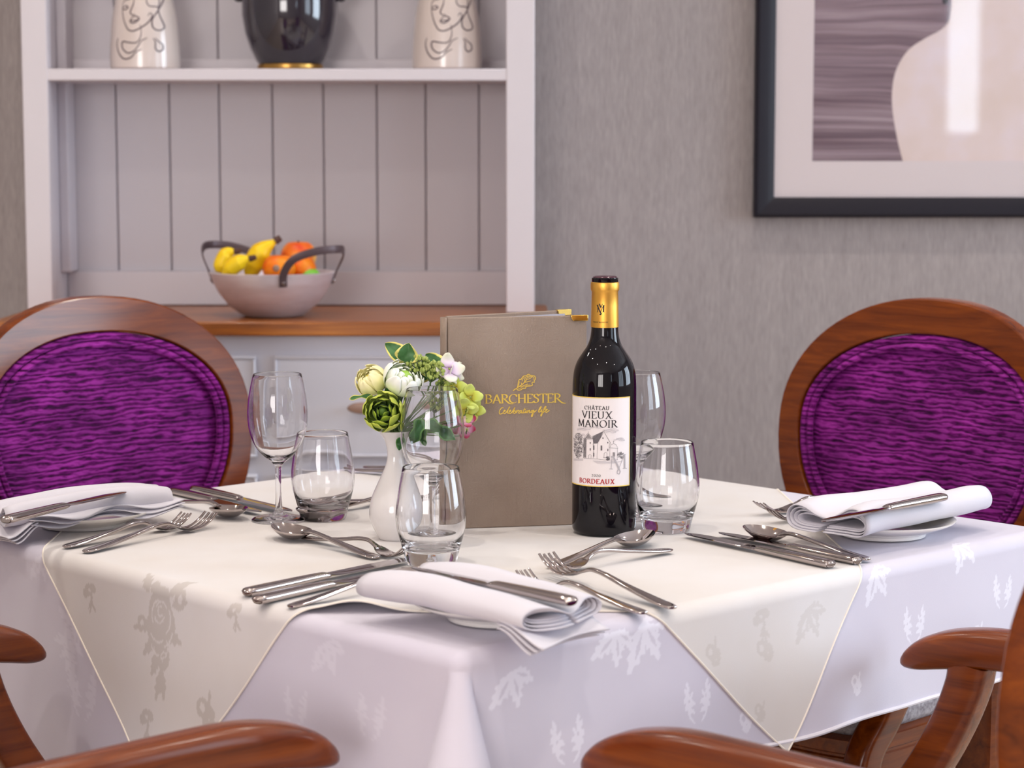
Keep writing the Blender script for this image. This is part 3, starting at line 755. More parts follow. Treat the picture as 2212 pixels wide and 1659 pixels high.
def drop_at(px, py, side):
    """cloth coordinates of the hanging side met by a sight line: 'L' hangs at -s, 'R' hangs at -t"""
    r = _ray(px, py); o = Vector((0, 0, CAM_Z)); n = Vector((TU.x, TU.y, 0)) if side == 'L' else Vector((TV.x, TV.y, 0))
    d = TA + .005; c = Vector((TC.x, TC.y, 0)) - n * d; k = (c - o).dot(n) / r.dot(n); w = o + r * k
    al = (w - c).dot(Vector((TV.x, TV.y, 0)) if side == 'L' else Vector((TU.x, TU.y, 0))); e = TA + (TOP - w.z) - .004
    return (-e, al) if side == 'L' else (al, -e)
def stamp(s, t, field, motif, px, py, hpx, side, ang=0.0):
    a = drop_at(px, py, side); size = hpx * (2.3 / F_PX)
    for poly, val in motif():
        P = rot2(poly, R(ang), 0, 0, size)
        fill(s, t, [(a[0] + y, a[1] - x) for x, y in P] if side == 'L' else [(a[0] + x, a[1] + y) for x, y in P], field, val)
def place_on_table(x, y, z):
    return np.stack([TC.x + x * TU.x + y * TV.x, TC.y + x * TU.y + y * TV.y, TOP + z], -1)
def gridmesh(name, m, P, attr, parent=None):
    n, k, _ = P.shape
    me = bpy.data.meshes.new(name); me.vertices.add(n * k); me.vertices.foreach_set('co', P.reshape(-1).astype(np.float32))
    idx = np.arange(n * k).reshape(n, k)
    q = np.stack([idx[:-1, :-1], idx[1:, :-1], idx[1:, 1:], idx[:-1, 1:]], -1).reshape(-1, 4)
    me.loops.add(q.size); me.loops.foreach_set('vertex_index', q.reshape(-1).astype(np.int32))
    me.polygons.add(len(q)); me.polygons.foreach_set('loop_start', (np.arange(len(q)) * 4).astype(np.int32))
    me.polygons.foreach_set('use_smooth', np.ones(len(q), bool)); me.update(calc_edges=True); me.validate()
    a = me.attributes.new('damask', 'FLOAT', 'POINT'); a.data.foreach_set('value', attr.reshape(-1).astype(np.float32))
    me.materials.append(m); o = bpy.data.objects.new(name, me); COL.objects.link(o)
    if parent: o.parent = parent
    return o
S0, S1, T0, T1 = -TA - .33, TA + .045, -TA - .150, TA + .045
sl = np.concatenate([np.linspace(S0, -TA - .02, 170), np.linspace(-TA - .018, S1, 760)])
tl = np.concatenate([np.linspace(T0, -TA + .03, 150), np.linspace(-TA + .033, T1, 240)])
sg, tg = np.meshgrid(sl, tl, indexing='ij')
x, y, z = drape(sg, tg, 0.0)
fig = np.zeros(sg.shape)
for mo, px, py, h, sd, an in ((mo_sprig, 1508, 1506, 92, 'R', 0), (mo_sprig, 1979, 1342, 88, 'R', -4), (mo_sprig, 1757, 1425, 92, 'R', 0), (mo_sprig, 2170, 1271, 84, 'R', -6), (mo_sprig, 1226, 1590, 96, 'R', 4),
        (mo_bud, 1848, 1470, 58, 'R', 0), (mo_bud, 1613, 1551, 56, 'R', 5), (mo_bud, 2112, 1362, 56, 'R', 0), (mo_bud, 1345, 1625, 54, 'R', 0), (mo_leaves, 1905, 1262, 120, 'R', 8), (mo_leaves, 2098, 1192, 120, 'R', 10), (mo_leaves, 1405, 1390, 150, 'R', 6), (mo_leaves, 1330, 1400, 120, 'R', -25), (mo_leaves, 1110, 1490, 120, 'R', -10), (mo_leaves, 1640, 1330, 110, 'R', 5),
        (mo_leaves, 80, 1225, 110, 'L', 0), (mo_sprig, 185, 1490, 120, 'L', 5), (mo_leaves, 700, 1420, 110, 'L', 0), (mo_sprig, 800, 1540, 90, 'L', 0), (mo_rose, 150, 1380, 150, 'L', 0), (mo_sprig, 640, 1520, 80, 'L', 0)):
    stamp(sg, tg, fig, mo, px, py, h, sd, an)
fig = np.where(sg < -TA, fig * .45, fig)
cl = gridmesh('tablecloth', M['cloth'], place_on_table(x, y, z), fig)
tag(cl, 'white damask tablecloth with woven flower sprigs hanging over the square table', 'tablecloth')
def hem_line(pts, off, rad, name, m, parent):
    s = np.array([p[0] for p in pts]); t = np.array([p[1] for p in pts])
    P = place_on_table(*drape(s, t, off))
    return obj(name, tube([Vector(p) for p in P], rad, 6), m, parent)
nn = 160
for nm, a, b in (('hem', (S0, T0), (S1, T0)), ('hem', (S0, T0), (S0, T1))):
    hem_line([(a[0] + (b[0] - a[0]) * i / nn, a[1] + (b[1] - a[1]) * i / nn) for i in range(nn + 1)], 0.0, 0.0025, nm, M['hem'], cl)

def loc2(p): d = Vector((p[0] - TC.x, p[1] - TC.y)); return (d.dot(TU), d.dot(TV))
OC = [loc2((-0.512, 2.036)), loc2((0.379, 2.048)), loc2((0.338, 2.96)), loc2((-0.530, 2.92))]
N2 = 560
a_, b_ = np.meshgrid(np.linspace(0, 1, N2), np.linspace(0, 1, N2), indexing='ij')
def bil(k): return (1 - a_) * (1 - b_) * OC[0][k] + a_ * (1 - b_) * OC[1][k] + a_ * b_ * OC[2][k] + (1 - a_) * b_ * OC[3][k]
so, to = bil(0), bil(1)
OFF = 0.0014
# the front edge of the slip cloth is rucked up a little where the side plate catches it
def ruck(so, to, b):
    w = place_on_table(so, to, 0 * so)
    return np.exp(-((w[..., 0] + .150) / .035) ** 2) * np.clip(1 - b / .05, 0, 1) ** 1.2 * .011 + np.exp(-((w[..., 0] + .235) / .05) ** 2) * np.clip(1 - b / .04, 0, 1) * .003
x, y, z = drape(so, to, OFF, 1.0)
z = z + ruck(so, to, b_)
fig = np.zeros(so.shape)
for mo, px, py, h, sd, an in ((mo_rose, 343, 1345, 225, 'L', 4), (mo_flower, 190, 1292, 82, 'L', 5), (mo_flower, 500, 1335, 74, 'L', 8), (mo_bud, 452, 1528, 84, 'L', 20), (mo_flower, 332, 1565, 92, 'L', 0),
        (mo_bud, 1655, 1395, 70, 'R', 30), (mo_flower, 1650, 1350, 84, 'R', 0), (mo_leaves, 1752, 1345, 120, 'R', 0), (mo_bud, 1545, 1405, 66, 'R', 20), (mo_bud, 1640, 1530, 50, 'R', 0)):
    stamp(so, to, fig, mo, px, py, h, sd, an)
fig = np.where(to < -TA, fig * .5, fig)
ov = gridmesh('slip_cloth', M['overlay'], place_on_table(x, y, z), fig)
tag(ov, 'cream damask slip cloth laid cornerwise on top of the white tablecloth', 'tablecloth')
for a, b in ((0, 1), (1, 2), (0, 3)):
    L = [(OC[a][0] + (OC[b][0] - OC[a][0]) * i / nn, OC[a][1] + (OC[b][1] - OC[a][1]) * i / nn) for i in range(nn + 1)]
    s = np.array([p[0] for p in L]); t = np.array([p[1] for p in L]); bb = np.array([0 if (a, b) == (0, 1) else 1.0 * i / nn for i in range(nn + 1)])
    x, y, z = drape(s, t, OFF); z = z + ruck(s, t, bb)
    obj('hem', tube([Vector(p) for p in place_on_table(x, y, z)], 0.0011, 6), M['hem_cream'], ov)
# loose thread at the corner
cp = place_on_table(*[np.array([q]) for q in (lambda r: (float(r[0]), float(r[1]), float(r[2])))(drape(OC[1][0], OC[1][1], OFF))])[0]
# ------------------------------------------------------------------ armchairs
TILT = math.tan(R(7)); BZ0 = 0.795; BA, BT, BB = 0.238, 0.186, 0.238
def back_pt(a, h, d=0.0):
    """point of the back: sideways a, height h from the oval's middle, d towards the sitter"""
    return Vector((-0.235 - TILT * h + 0.45 * a * a + d, a, BZ0 + h))
def egg(t, ka=1.0, kt=1.0, kb=1.0):
    c, s = math.cos(t), math.sin(t)
    e = 2.15
    c2, s2 = math.copysign(abs(c) ** (2 / e), c), math.copysign(abs(s) ** (2 / e), s)
    return BA * ka * c2, (BT * kt if s > 0 else BB * kb) * s2
KI, KT, KB = (BA - .032) / BA, (BT - .051) / BT, (BB - .045) / BB
def make_armchair():
    e = empty('armchair')
    rings = []; n = 72
    for i in range(n):
        t = 2 * PI * i / n
        ao, ho_ = egg(t); ai, hi = egg(t, KI, KT, KB)
        r = []
        for u, d in ((0.0, -.012), (0.0, .0105), (.015, .0128), (.055, .0142), (.5, .0148), (.95, .0140), (.985, .0126), (1.0, .0100), (1.0, -.010), (.95, -.0145), (.5, -.0165), (.05, -.0150)):
            r.append(back_pt(ao + (ai - ao) * u, ho_ + (hi - ho_) * u, d))
        rings.append(r)
    obj('back_frame', loft(rings, closed_path=True), M['mahogany_back'], e, sharp=26)
    # velvet pad: domed front and rear
    v, f = [], []; NRr = 14
    for side in (1, -1):
        base = len(v)
        for j in range(NRr + 1):
            k = 1.0 * (j / NRr) * .995
            for i in range(n):
                a, h = egg(2 * PI * i / n, KI * k, KT * k, KB * k)
                dome = .0165 * (1 - k ** 5) - .006
                v.append(back_pt(a, h, dome if side > 0 else -.012 - .010 * (1 - k ** 4)))
        for j in range(NRr):
            for i in range(n):
                i2 = (i + 1) % n; q = (base + j * n + i, base + j * n + i2, base + (j + 1) * n + i2, base + (j + 1) * n + i)
                f.append(q if side > 0 else q[::-1])
    off = (NRr + 1) * n
    for i in range(n):
        i2 = (i + 1) % n; f.append((NRr * n + i, NRr * n + i2, off + NRr * n + i2, off + NRr * n + i))
    pad = obj('back_pad', (v, f), M['velvet'], e, weld=True, sharp=60)
    for kk, rad, d in ((.007, .0052, .0085), (.018, .0048, .0100)):
        p = []
        for i in range(n):
            a, h = egg(2 * PI * i / n, KI - kk / BA, KT - kk / BT, KB - kk / BB); p.append(back_pt(a, h, d))
        obj('piping', tube(p, rad, 8, closed=True, up=(1, 0, 0)), M['velvet'], pad)
    # seat
    def outline(k, z, grow=0.0):
        o = []
        for x, y in ((.235, .0), (.232, .12), (.222, .205), (.20, .232), (.10, .238), (-.06, .226), (-.19, .205), (-.225, .17), (-.235, .08), (-.236, 0)):
            o.append((x, y))
        o = o + [(x, -y) for x, y in o[-2:0:-1]]
        q = smooth_path([(x * k + (grow if x > 0 else -grow), y * k + math.copysign(grow, y) if abs(y) > .01 else y, z) for x, y in o], 72, True)
        return q
    obj('seat_frame', loft([outline(1.0, .402), outline(1.0, .410), outline(1.0, .448), outline(.990, .450), outline(.990, .453), outline(1.0, .455), outline(1.0, .471), outline(.97, .475)]), M['mahogany'], e, sharp=30)
    obj('seat', loft([outline(.94, .473), outline(.965, .483), outline(.968, .501), outline(.93, .517), outline(.80, .525), outline(.5, .530), outline(.12, .532)]), M['seat_fabric'], e, sharp=60)
    for s in (-1, 1):
        prof = [(-.195, .219, .686, .654), (-.15, .240, .693, .658), (-.06, .256, .699, .661), (.03, .262, .7025, .6615), (.08, .2625, .7025, .6605), (.115, .262, .699, .657), (.145, .262, .692, .652), (.168, .262, .682, .648), (.183, .262, .670, .6475), (.1905, .262, .660, .650), (.193, .262, .655, .6535)]
        A = smooth_path([(x, y * s, (zt + zb) / 2) for x, y, zt, zb in prof], 70); Hh = smooth_path([(zt - zb, 0, 0) for x, y, zt, zb in prof], 70)
        m = len(A); rings = []
        for i in range(m):
            t = Vector((A[min(i + 1, m - 1)].x - A[max(i - 1, 0)].x, A[min(i + 1, m - 1)].y - A[max(i - 1, 0)].y, 0)).normalized(); sd = Vector((-t.y, t.x, 0))
            tt = i / (m - 1); wd = .046 * (.66 + .34 * min(1, tt * 2.2)) * (1 if A[i].x < .150 else max(.12, math.sqrt(max(0, 1 - ((A[i].x - .150) / .0435) ** 2))) ** .6)
            rings.append([A[i] + sd * a + Vector((0, 0, b)) for a, b in rsec(wd, max(Hh[i].x, .002), 20, 3.4)])
        obj('arm', loft(rings), M['mahogany'], e, sharp=60)
        pst = smooth_path([(.110, s * .259, .664), (.114, s * .259, .64), (.128, s * .256, .60), (.150, s * .252, .555), (.184, s * .247, .50), (.214, s * .243, .46), (.222, s * .242, .415)], 40)
        m = len(pst)
        obj('arm_post', sweep(pst, [rsec(.034, .046 - .004 * math.sin(PI * i / m), 16, 5) for i in range(m)], up=(1, 0, 0.01)), M['mahogany'], e, sharp=40)
        obj('leg', loft([[(.214 + a, s * .226 + b, z) for a, b in rsec(w, w, 12, 6)] for z, w in ((0, .026), (.2, .034), (.404, .044))]), M['mahogany'], e, sharp=40)
        bl = smooth_path([(-.30, s * .185, 0), (-.262, s * .18, .2), (-.238, s * .175, .43), (-.226, s * .160, .54), (-.216, s * .150, .60)], 24)
        obj('leg', sweep(bl, [rsec(.03, .036, 12, 5)] * len(bl), up=(1, 0, 0.01)), M['mahogany'], e, sharp=40)
    return e
proto_chair = make_armchair()
def place_chair(x, y, ang, label, first=[True]):
    c = proto_chair if first[0] else copy_tree(proto_chair); first[0] = False
    c.location = (x, y, 0); c.rotation_euler = (0, 0, ang)
    return tag(c, label, 'chair', 'purple velvet armchairs around the table')
def chair_at_back(bxy, ang): return bxy[0] + .23 * math.cos(ang), bxy[1] + .23 * math.sin(ang)
A1 = TH - PI / 2; x, y = chair_at_back((-0.588, 3.11), A1)
place_chair(x, y, A1, 'oval backed armchair with bright purple velvet in front of the grey dresser')
A2 = TH + PI; x, y = chair_at_back((0.585, 3.065), A2)
place_chair(x, y, A2, 'oval backed armchair with magenta velvet below the framed picture')
A3 = math.atan2(.656, .754); place_chair(-.333 - .19 * .754, 2.086 - .19 * .656, A3, 'nearest armchair at the lower left, both curved arms below the cream cloth corner')
A4 = math.atan2(.665, -.746); place_chair(.243 + .19 * .746, 2.060 - .19 * .665, A4, 'armchair cut by the right edge, curved arms before the hanging white cloth')
# ------------------------------------------------------------------ glasses, plates, vase
CLOTH_Z = TOP + 0.0016
def tumbler(px, py, label):
    p = T(px, py, CLOTH_Z); e = empty('tumbler', p, rng.random(), label, 'glass', 'short tumblers on the table')
    o = [(0, .0012), (.020, .0004), (.0250, 0)] + refine([(.0263, .0006), (.0274, .003), (.0290, .010), (.0335, .026), (.0372, .042), (.0378, .054), (.0362, .070), (.0332, .088), (.0302, .1034)])
    i = lip(.0302, .0289, .1034)[1:-1] + refine([(.0289, .1034), (.0318, .088), (.0347, .070), (.0362, .054), (.0354, .042), (.0310, .027), (.0240, .018), (.013, .0150), (.004, .0142)], 3) + [(0, .0142)]
    obj('glass_wall', lathe(o + i, 72), M['glass'], e, sharp=0); return e
def wine_glass(px, py, label):
    p = T(px, py, CLOTH_Z); e = empty('wine_glass', p, rng.random(), label, 'glass', 'stemmed wine glasses on the table')
    o = [(0, .0003), (.030, .0003)] + refine([(.0318, .0006), (.0325, .0013), (.0316, .0024), (.020, .0042), (.009, .0072), (.0052, .0115), (.0040, .020), (.0036, .040), (.0038, .058), (.0048, .066), (.009, .0708), (.0185, .0785), (.0275, .0905), (.0335, .1065), (.0358, .124), (.0350, .142), (.0320, .160), (.0286, .1748)])
    i = lip(.0286, .0276, .1748)[1:-1] + refine([(.0276, .1748), (.0310, .160), (.0339, .142), (.0347, .124), (.0324, .107), (.0263, .0915), (.0172, .0805), (.008, .0755), (.003, .0743)], 3) + [(0, .0742)]
    obj('bowl_and_stem', lathe(o + i, 72), M['glass'], e, sharp=0); return e
wine_glass(602.5, 1124, 'wine glass standing left of a tumbler, nearest the left plate')
tumbler(698.5, 1121, 'tumbler between the left wine glass and the white flower vase')
wine_glass(934.5, 1176, 'wine glass between the flower vase and the menu, behind a tumbler')
tumbler(931.5, 1217, 'nearest tumbler, in front of the vase and touching the napkin from view')
wine_glass(1372, 1118, 'wine glass half hidden behind the wine bottle')
tumbler(1439.5, 1146, 'tumbler right of the wine bottle, behind the knives')

vp = T(855, 1163, CLOTH_Z)
va = empty('flower_vase', vp, 0, 'small white porcelain bud vase holding green and cream flowers', 'vase')
obj('body', lathe([(0, .002), (.017, .001), (.0185, 0), (.0197, .0012)] + refine([(.0200, .002), (.0232, .008), (.0275, .017), (.0300, .028), (.0296, .037), (.0262, .050), (.0210, .062), (.0150, .075), (.0105, .086), (.0090, .095), (.0098, .104), (.0128, .114), (.0184, .1222), (.0188, .1232)], 3) + [
    (.0180, .1236), (.0120, .115), (.0085, .105), (.0076, .095), (.0090, .085), (.012, .075), (.016, .06), (.02, .04), (.018, .015), (0, .01)], 64), M['vase_white'], va, sharp=60)

def side_plate(px, py, label):
    p = T(px, py, TOP + .018); e = empty('side_plate', (p.x, p.y, CLOTH_Z), 0, label, 'plate', 'white side plates under the napkins')
    obj('dish', lathe([(0, .003), (.042, .003), (.046, 0), (.049, .0005), (.050, .004), (.058, .0075), (.074, .0135), (.0825, .0175), (.083, .0190), (.0815, .0192), (.072, .0165), (.060, .0118), (.052, .0082), (.046, .0062), (0, .006)], 80), M['porcelain'], e, sharp=50)
    return e
plL = side_plate(181, 1104, 'white side plate under the napkin at the left edge of the table')
plF = side_plate(1078, 1297, 'white side plate under the napkin at the near corner of the table')
plR = side_plate(1907, 1124, 'white side plate under the napkin on the right, by the magenta chair')

# ------------------------------------------------------------------ folded napkins
def napkin(centre, ang, L, tilt, label, W=1.0, H=1.0, seed=0, extra=None, flare=0.0):
    r = random.Random(seed); e = empty('napkin', centre, ang, label, 'napkin', 'white napkins on the side plates')
    ctrl = [(.004, .004), (-.018, .003), (-.040, .004), (-.053, .012), (-.054, .025), (-.043, .035), (-.027, .035), (-.013, .027), (-.002, .0215), (.010, .024), (.026, .033), (.042, .032), (.053, .022), (.052, .010), (.040, .0045), (.012, .0035)]
    mb = MB(); n = 34
    for layer, (kw, kz, dz) in enumerate(((1, 1, 0), (.93, .80, .003), (.85, .60, .006), (.78, .42, .008))):
        rings = []
        for i in range(n + 1):
            s = (i / n - .5); tt = i / n
            wob = .0022 * math.sin(7 * s + seed) + .0015 * math.sin(15 * s + 2 * seed)
            ww = W * (1 + flare * (0.5 - tt) + .05 * math.sin(3.1 * s + seed))
            hh = H * (1 + .10 * math.sin(4.2 * s + seed * 1.3) - .16 * (abs(2 * s) ** 6))
            P = smooth_path([(w * kw * ww + wob, zz * kz * hh + dz, 0) for w, zz in ctrl], 60)
            x = s * (L - .006 * layer)
            end = .004 * math.sin(9 * tt + layer)
            rings.append([Vector((x + (.006 * math.sin(p.x * 60 + seed) if i in (0, n) else 0), p.x, p.y + tilt * x)) for p in P])
        mb.add(loft(rings, cap=False, closed_ring=False))
    mb.build('folded_cloth', M['linen'], e, solid=.0013, sharp=0)
    if extra: extra(e)
    return e
def ruffle(e, x0, x1, y0, depth, amp, waves, seed, z0=0.0, drop=.012):
    """the loose lower leaves of the napkin that spread over the plate rim in soft waves"""
    mb = MB()
    for layer in range(3):
        rings = []
        for i in range(61):
            t = i / 60; x = x0 + (x1 - x0) * t
            row = []
            for j in range(9):
                q = j / 8
                y = y0 - depth * q * (1 - .10 * layer) * (1 + .25 * math.sin(5 * t + seed + layer))
                zz = z0 + .005 * (2 - layer) + (amp * (math.sin(waves * 2 * PI * t + seed + .5 * layer) * .5 + .3) - drop) * q ** 1.4 + drop * .4 * (1 - q)
                row.append((x, y, zz))
            rings.append(row)
        mb.add(loft(rings, cap=False, closed_ring=False))
    obj('loose_edge', (mb.v, mb.f), M['linen'], e, solid=.0012, sharp=0)
def end_drape(e, xe, sgn, y0, y1, reach, seed):
    """folded layers hanging over the plate rim at one end of the napkin"""
    mb = MB()
    for layer in range(3):
        rings = []
        for i in range(25):
            t = i / 24; y = y0 + (y1 - y0) * t; row = []
            for j in range(12):
                q = j / 11; lift = .0035 * (2 - layer)
                x = xe + sgn * (reach * (1 - .13 * layer) * (1 + .18 * math.sin(4 * t + seed)) * q)
                z = .0015 + lift - .0165 * (q * q * (3 - 2 * q)) + .003 * math.sin(6 * t + seed) * q * (1 - q) * 3
                row.append((x, y * (1 + .06 * q), z))
            rings.append(row)
        mb.add(loft(rings, cap=False, closed_ring=False))
    obj('loose_edge', (mb.v, mb.f), M['linen'], e, solid=.0013, sharp=0)
NZ = CLOTH_Z + .0185
cL = (T(40, 1128, .775) + T(382, 1090, .775)) / 2
napkin((cL.x - .026, cL.y + .020, NZ - .001), R(41), .215, 0.0, 'rolled white napkin with wavy loose edge on the left plate', .62, .80, 1,
       lambda e: (ruffle(e, -.085, .112, -.024, .022, .009, 1.9, 1.2, .001, .004), end_drape(e, -.076, -1, -.040, .030, .046, 4.0)))
cF = (T(850, 1262, .782) + T(1275, 1330, .778)) / 2
napkin((cF.x - .004, cF.y + .008, NZ - .001), R(-43), .208, 0.0, 'wide folded white napkin at the near corner of the table', 1.0, .80, 2.2,
       lambda e: end_drape(e, .068, 1, -.056, .040, .050, 2.0))
cR = (T(1778, 1150, .77) + T(2060, 1095, .775)) / 2
napkin((cR.x + .004, cR.y + .012, NZ - .002), R(42), .238, 0.02, 'folded white napkin on the right plate with two rolled sides', 1.02, .98, 3.1)

# ------------------------------------------------------------------ cutlery
def lens_sec(w, h, n=14):
    return [(w / 2 * math.cos(2 * PI * k / n), h / 2 * math.sin(2 * PI * k / n)) for k in range(n)]
def handle_loft(L, xs):
    """xs: (fraction along, width, thickness, centre height)"""
    P = smooth_path([(a * L, 0, z) for a, w, h, z in xs], 48); Wd = smooth_path([(w, h, 0) for a, w, h, z in xs], 48)
    return sweep(P, [rsec(q.x, q.y, 20, 2.6) for q in Wd])
def make_fork(name, L, k=1.0):
    e = empty(name)
    obj('handle', handle_loft(L, [(0, .004, .002, .0030), (.008, .011 * k, .0032, .0030), (.05, .0155 * k, .0040, .0034), (.16, .0145 * k, .0042, .0050), (.36, .0092 * k, .0044, .0095), (.52, .0064 * k, .0046, .0142), (.62, .0058 * k, .0044, .0150), (.68, .0072 * k, .0038, .0115), (.72, .0125 * k, .0026, .0080)]), M['steel'], e)
    mb = MB()
    # shoulder
    prof = [(.71, .012, .0084), (.735, .0185, .0062), (.76, .0218, .0042), (.795, .0228, .0028), (.82, .0228, .0024)]
    rings = []
    for a, w, z in prof: rings.append([Vector((a * L, k * w / 2 * c, z + .0011 * s + .0016 * c * c)) for c, s in [(math.cos(2 * PI * q / 14), math.sin(2 * PI * q / 14)) for q in range(14)]])
    mb.add(loft(rings))
    for i in range(4):
        y = (i - 1.5) * .0060 * k
        P = smooth_path([(a * L, y * (1 + .06 * (a - .8)), z + .0016 * (abs(y) / (.0114 * k)) ** 2) for a, z in ((.80, .0027), (.85, .0026), (.90, .0050), (.95, .0095), (.985, .0142), (1.0, .0165))], 18)
        mb.add(sweep(P, [rsec(.0040 * k * (1 - .45 * (j / 18) ** 2), .0024 * (1 - .4 * (j / 18)), 8, 3) for j in range(len(P))]))
    mb.build('tines', M['steel'], e); return e
def make_spoon(name, L, bw_=.040, bl_=.062):
    e = empty(name); nb = L - bl_
    f = lambda x: x / L
    obj('handle', handle_loft(L, [(0, .004, .002, .0030), (.008, .011, .0032, .0030), (.05, .0155, .0040, .0034), (.16, .0140, .0042, .0050), (.36, .0088, .0044, .0092), (f(nb) - .10, .0058, .0046, .0142), (f(nb) - .02, .0056, .0044, .0138), (f(nb) + .025, .0085, .0030, .0115)]), M['steel'], e)
    v, fc = [], []; NA, NRd = 36, 9
    def dish(r, th, th2):
        # egg shaped bowl, deepest a little forward of the neck
        c, s = math.cos(th), math.sin(th)
        x = nb + bl_ * .5 + bl_ * .5 * r * c; y = bw_ / 2 * r * s * (1 - .16 * c)
        rim = .0125 + .0035 * ((x - nb) / bl_ - .3) * 1.2
        return (x, y, rim - (.0108) * (1 - r ** 2.2) + th2)
    for side in (0, 1):
        base = len(v)
        v.append(dish(0, 0, -.0012 * side))
        for j in range(1, NRd + 1):
            for i in range(NA): v.append(dish(j / NRd, 2 * PI * i / NA, -.0012 * side))
        for i in range(NA):
            i2 = (i + 1) % NA; t = (base, base + 1 + i, base + 1 + i2); fc.append(t if side == 0 else t[::-1])
            for j in range(NRd - 1):
                q = (base + 1 + j * NA + i, base + 1 + (j + 1) * NA + i, base + 1 + (j + 1) * NA + i2, base + 1 + j * NA + i2); fc.append(q if side == 0 else q[::-1])
    o2 = 1 + NRd * NA
    for i in range(NA):
        i2 = (i + 1) % NA; a = 1 + (NRd - 1) * NA
        fc.append((a + i, o2 + a + i, o2 + a + i2, a + i2))
    obj('bowl', (v, fc), M['steel'], e, sharp=60); return e
def make_knife(name, L, hf=.47, bwid=.0195):
    e = empty(name); h = hf
    obj('handle', handle_loft(L, [(0, .012, .0066, .0046), (.012, .0155, .0088, .0047), (.10, .0160, .0092, .0048), (h * .6, .0140, .0088, .0050), (h * .9, .0122, .0080, .0052), (h, .0122, .0066, .0052), (h + .02, .0110, .0030, .0050)]), M['steel'], e)
    rings = []
    for a, y0, y1, th in ((h - .005, -.0056, .0056, .0030), (h + .02, -.0062, .0060, .0026), (h + .05, -.0095, .0068, .0022), (h + .10, -.0108, .0072, .0020), (.75, -.0112, .0074, .0018), (.88, -.0108, .0070, .0016), (.95, -.0085, .0055, .0014), (.985, -.0045, .0030, .0012), (1.0, -.0010, .0006, .0010)):
        k = bwid / .0186
        rings.append([Vector((a * L, y * k, .0050 + z)) for y, z in ((y0, 0), (y0 * .4, th * .5), (y1 * .9, th * .5), (y1, 0), (y1 * .9, -th * .5), (y0 * .4, -th * .5))])
    obj('blade', loft(rings), M['blade'], e, sharp=20); return e
PROTO = {}
KIND = {'table_fork': (lambda: make_fork('table_fork', .208), 'fork', 'forks on the table'),
        'dessert_fork': (lambda: make_fork('dessert_fork', .182, .9), 'fork', 'forks on the table'),
        'table_knife': (lambda: make_knife('table_knife', .232), 'knife', 'knives on the table'),
        'dessert_knife': (lambda: make_knife('dessert_knife', .214, .47, .0175), 'knife', 'knives on the table'),
        'soup_spoon': (lambda: make_spoon('soup_spoon', .186, .040, .060), 'spoon', 'spoons on the table'),
        'dessert_spoon': (lambda: make_spoon('dessert_spoon', .192, .039, .060), 'spoon', 'spoons on the table')}
def lay(kind, h, t, label, z=None, tz=0.0, pitch=0.0, roll=0.0, anchor=0.0):
    """lay a piece with its handle end at h pointing towards t (both on the cloth)"""
    z = CLOTH_Z if z is None else z
    a, b = T(h[0], h[1], z + .003), T(t[0], t[1], z + tz)
    c = copy_tree(PROTO[kind]) if kind in PROTO else KIND[kind][0]()
    PROTO.setdefault(kind, c)
    c.location = (a.x, a.y, z); c.rotation_euler = Euler((roll, -pitch, math.atan2(b.y - a.y, b.x - a.x)))
    return tag(c, label, KIND[kind][1], KIND[kind][2])
# near left setting
lay('dessert_fork', (139, 1181), (430, 1104), 'outer fork of the pair beside the left plate', tz=.0165)
lay('table_fork', (183, 1191), (488, 1101), 'longer inner fork of the pair beside the left plate', tz=.0165)
lay('dessert_spoon', (814, 1204), (578, 1130), 'spoon lying in front of the left wine glass, bowl to the left', tz=.013)
lay('dessert_fork', (655, 1161), (860, 1176), 'small fork crossing behind a spoon, tines under the nearest tumbler', tz=.0165)
lay('table_knife', (533, 1283), (866, 1219), 'upper of two knives at the front left table edge')
lay('dessert_knife', (555, 1300), (845, 1244), 'lower of two knives at the front left, blade under the napkin')
lay('soup_spoon', (626, 1310), (925, 1228), 'spoon with its bowl showing behind the near napkin', tz=.013)
# near right setting
lay('table_fork', (1455, 1313), (1157, 1205), 'longer fork with raised tines right of the near napkin', tz=.0165, pitch=R(2.0))
lay('dessert_fork', (1393, 1324), (1125, 1231), 'shorter fork partly under the near napkin', tz=.0165)
lay('dessert_spoon', (1188, 1224), (1420, 1143), 'spoon in front of the wine bottle, bowl to the right', tz=.014)
lay('dessert_fork', (1449, 1187), (1190, 1205), 'small fork in front of the wine bottle crossing a spoon handle', tz=.0165, z=CLOTH_Z + .0012)
lay('table_knife', (1795, 1222), (1480, 1161), 'front knife of two in front of the right napkin')
lay('dessert_knife', (1853, 1214), (1520, 1153), 'rear knife of two in front of the right napkin')
lay('soup_spoon', (1876, 1208), (1617, 1137), 'spoon between the right napkin and the two knives', tz=.014)
# far right setting
lay('table_fork', (1905, 1076), (1611, 1090), 'fork farthest from view beside the right napkin, dark handle', tz=.0165)
lay('dessert_fork', (1905, 1096), (1664, 1103), 'fork with its tines coming out under the right napkin', tz=.0165)
lay('dessert_spoon', (1447, 1085), (1290, 1045), 'spoon seen through the tumbler right of the bottle', tz=.013)
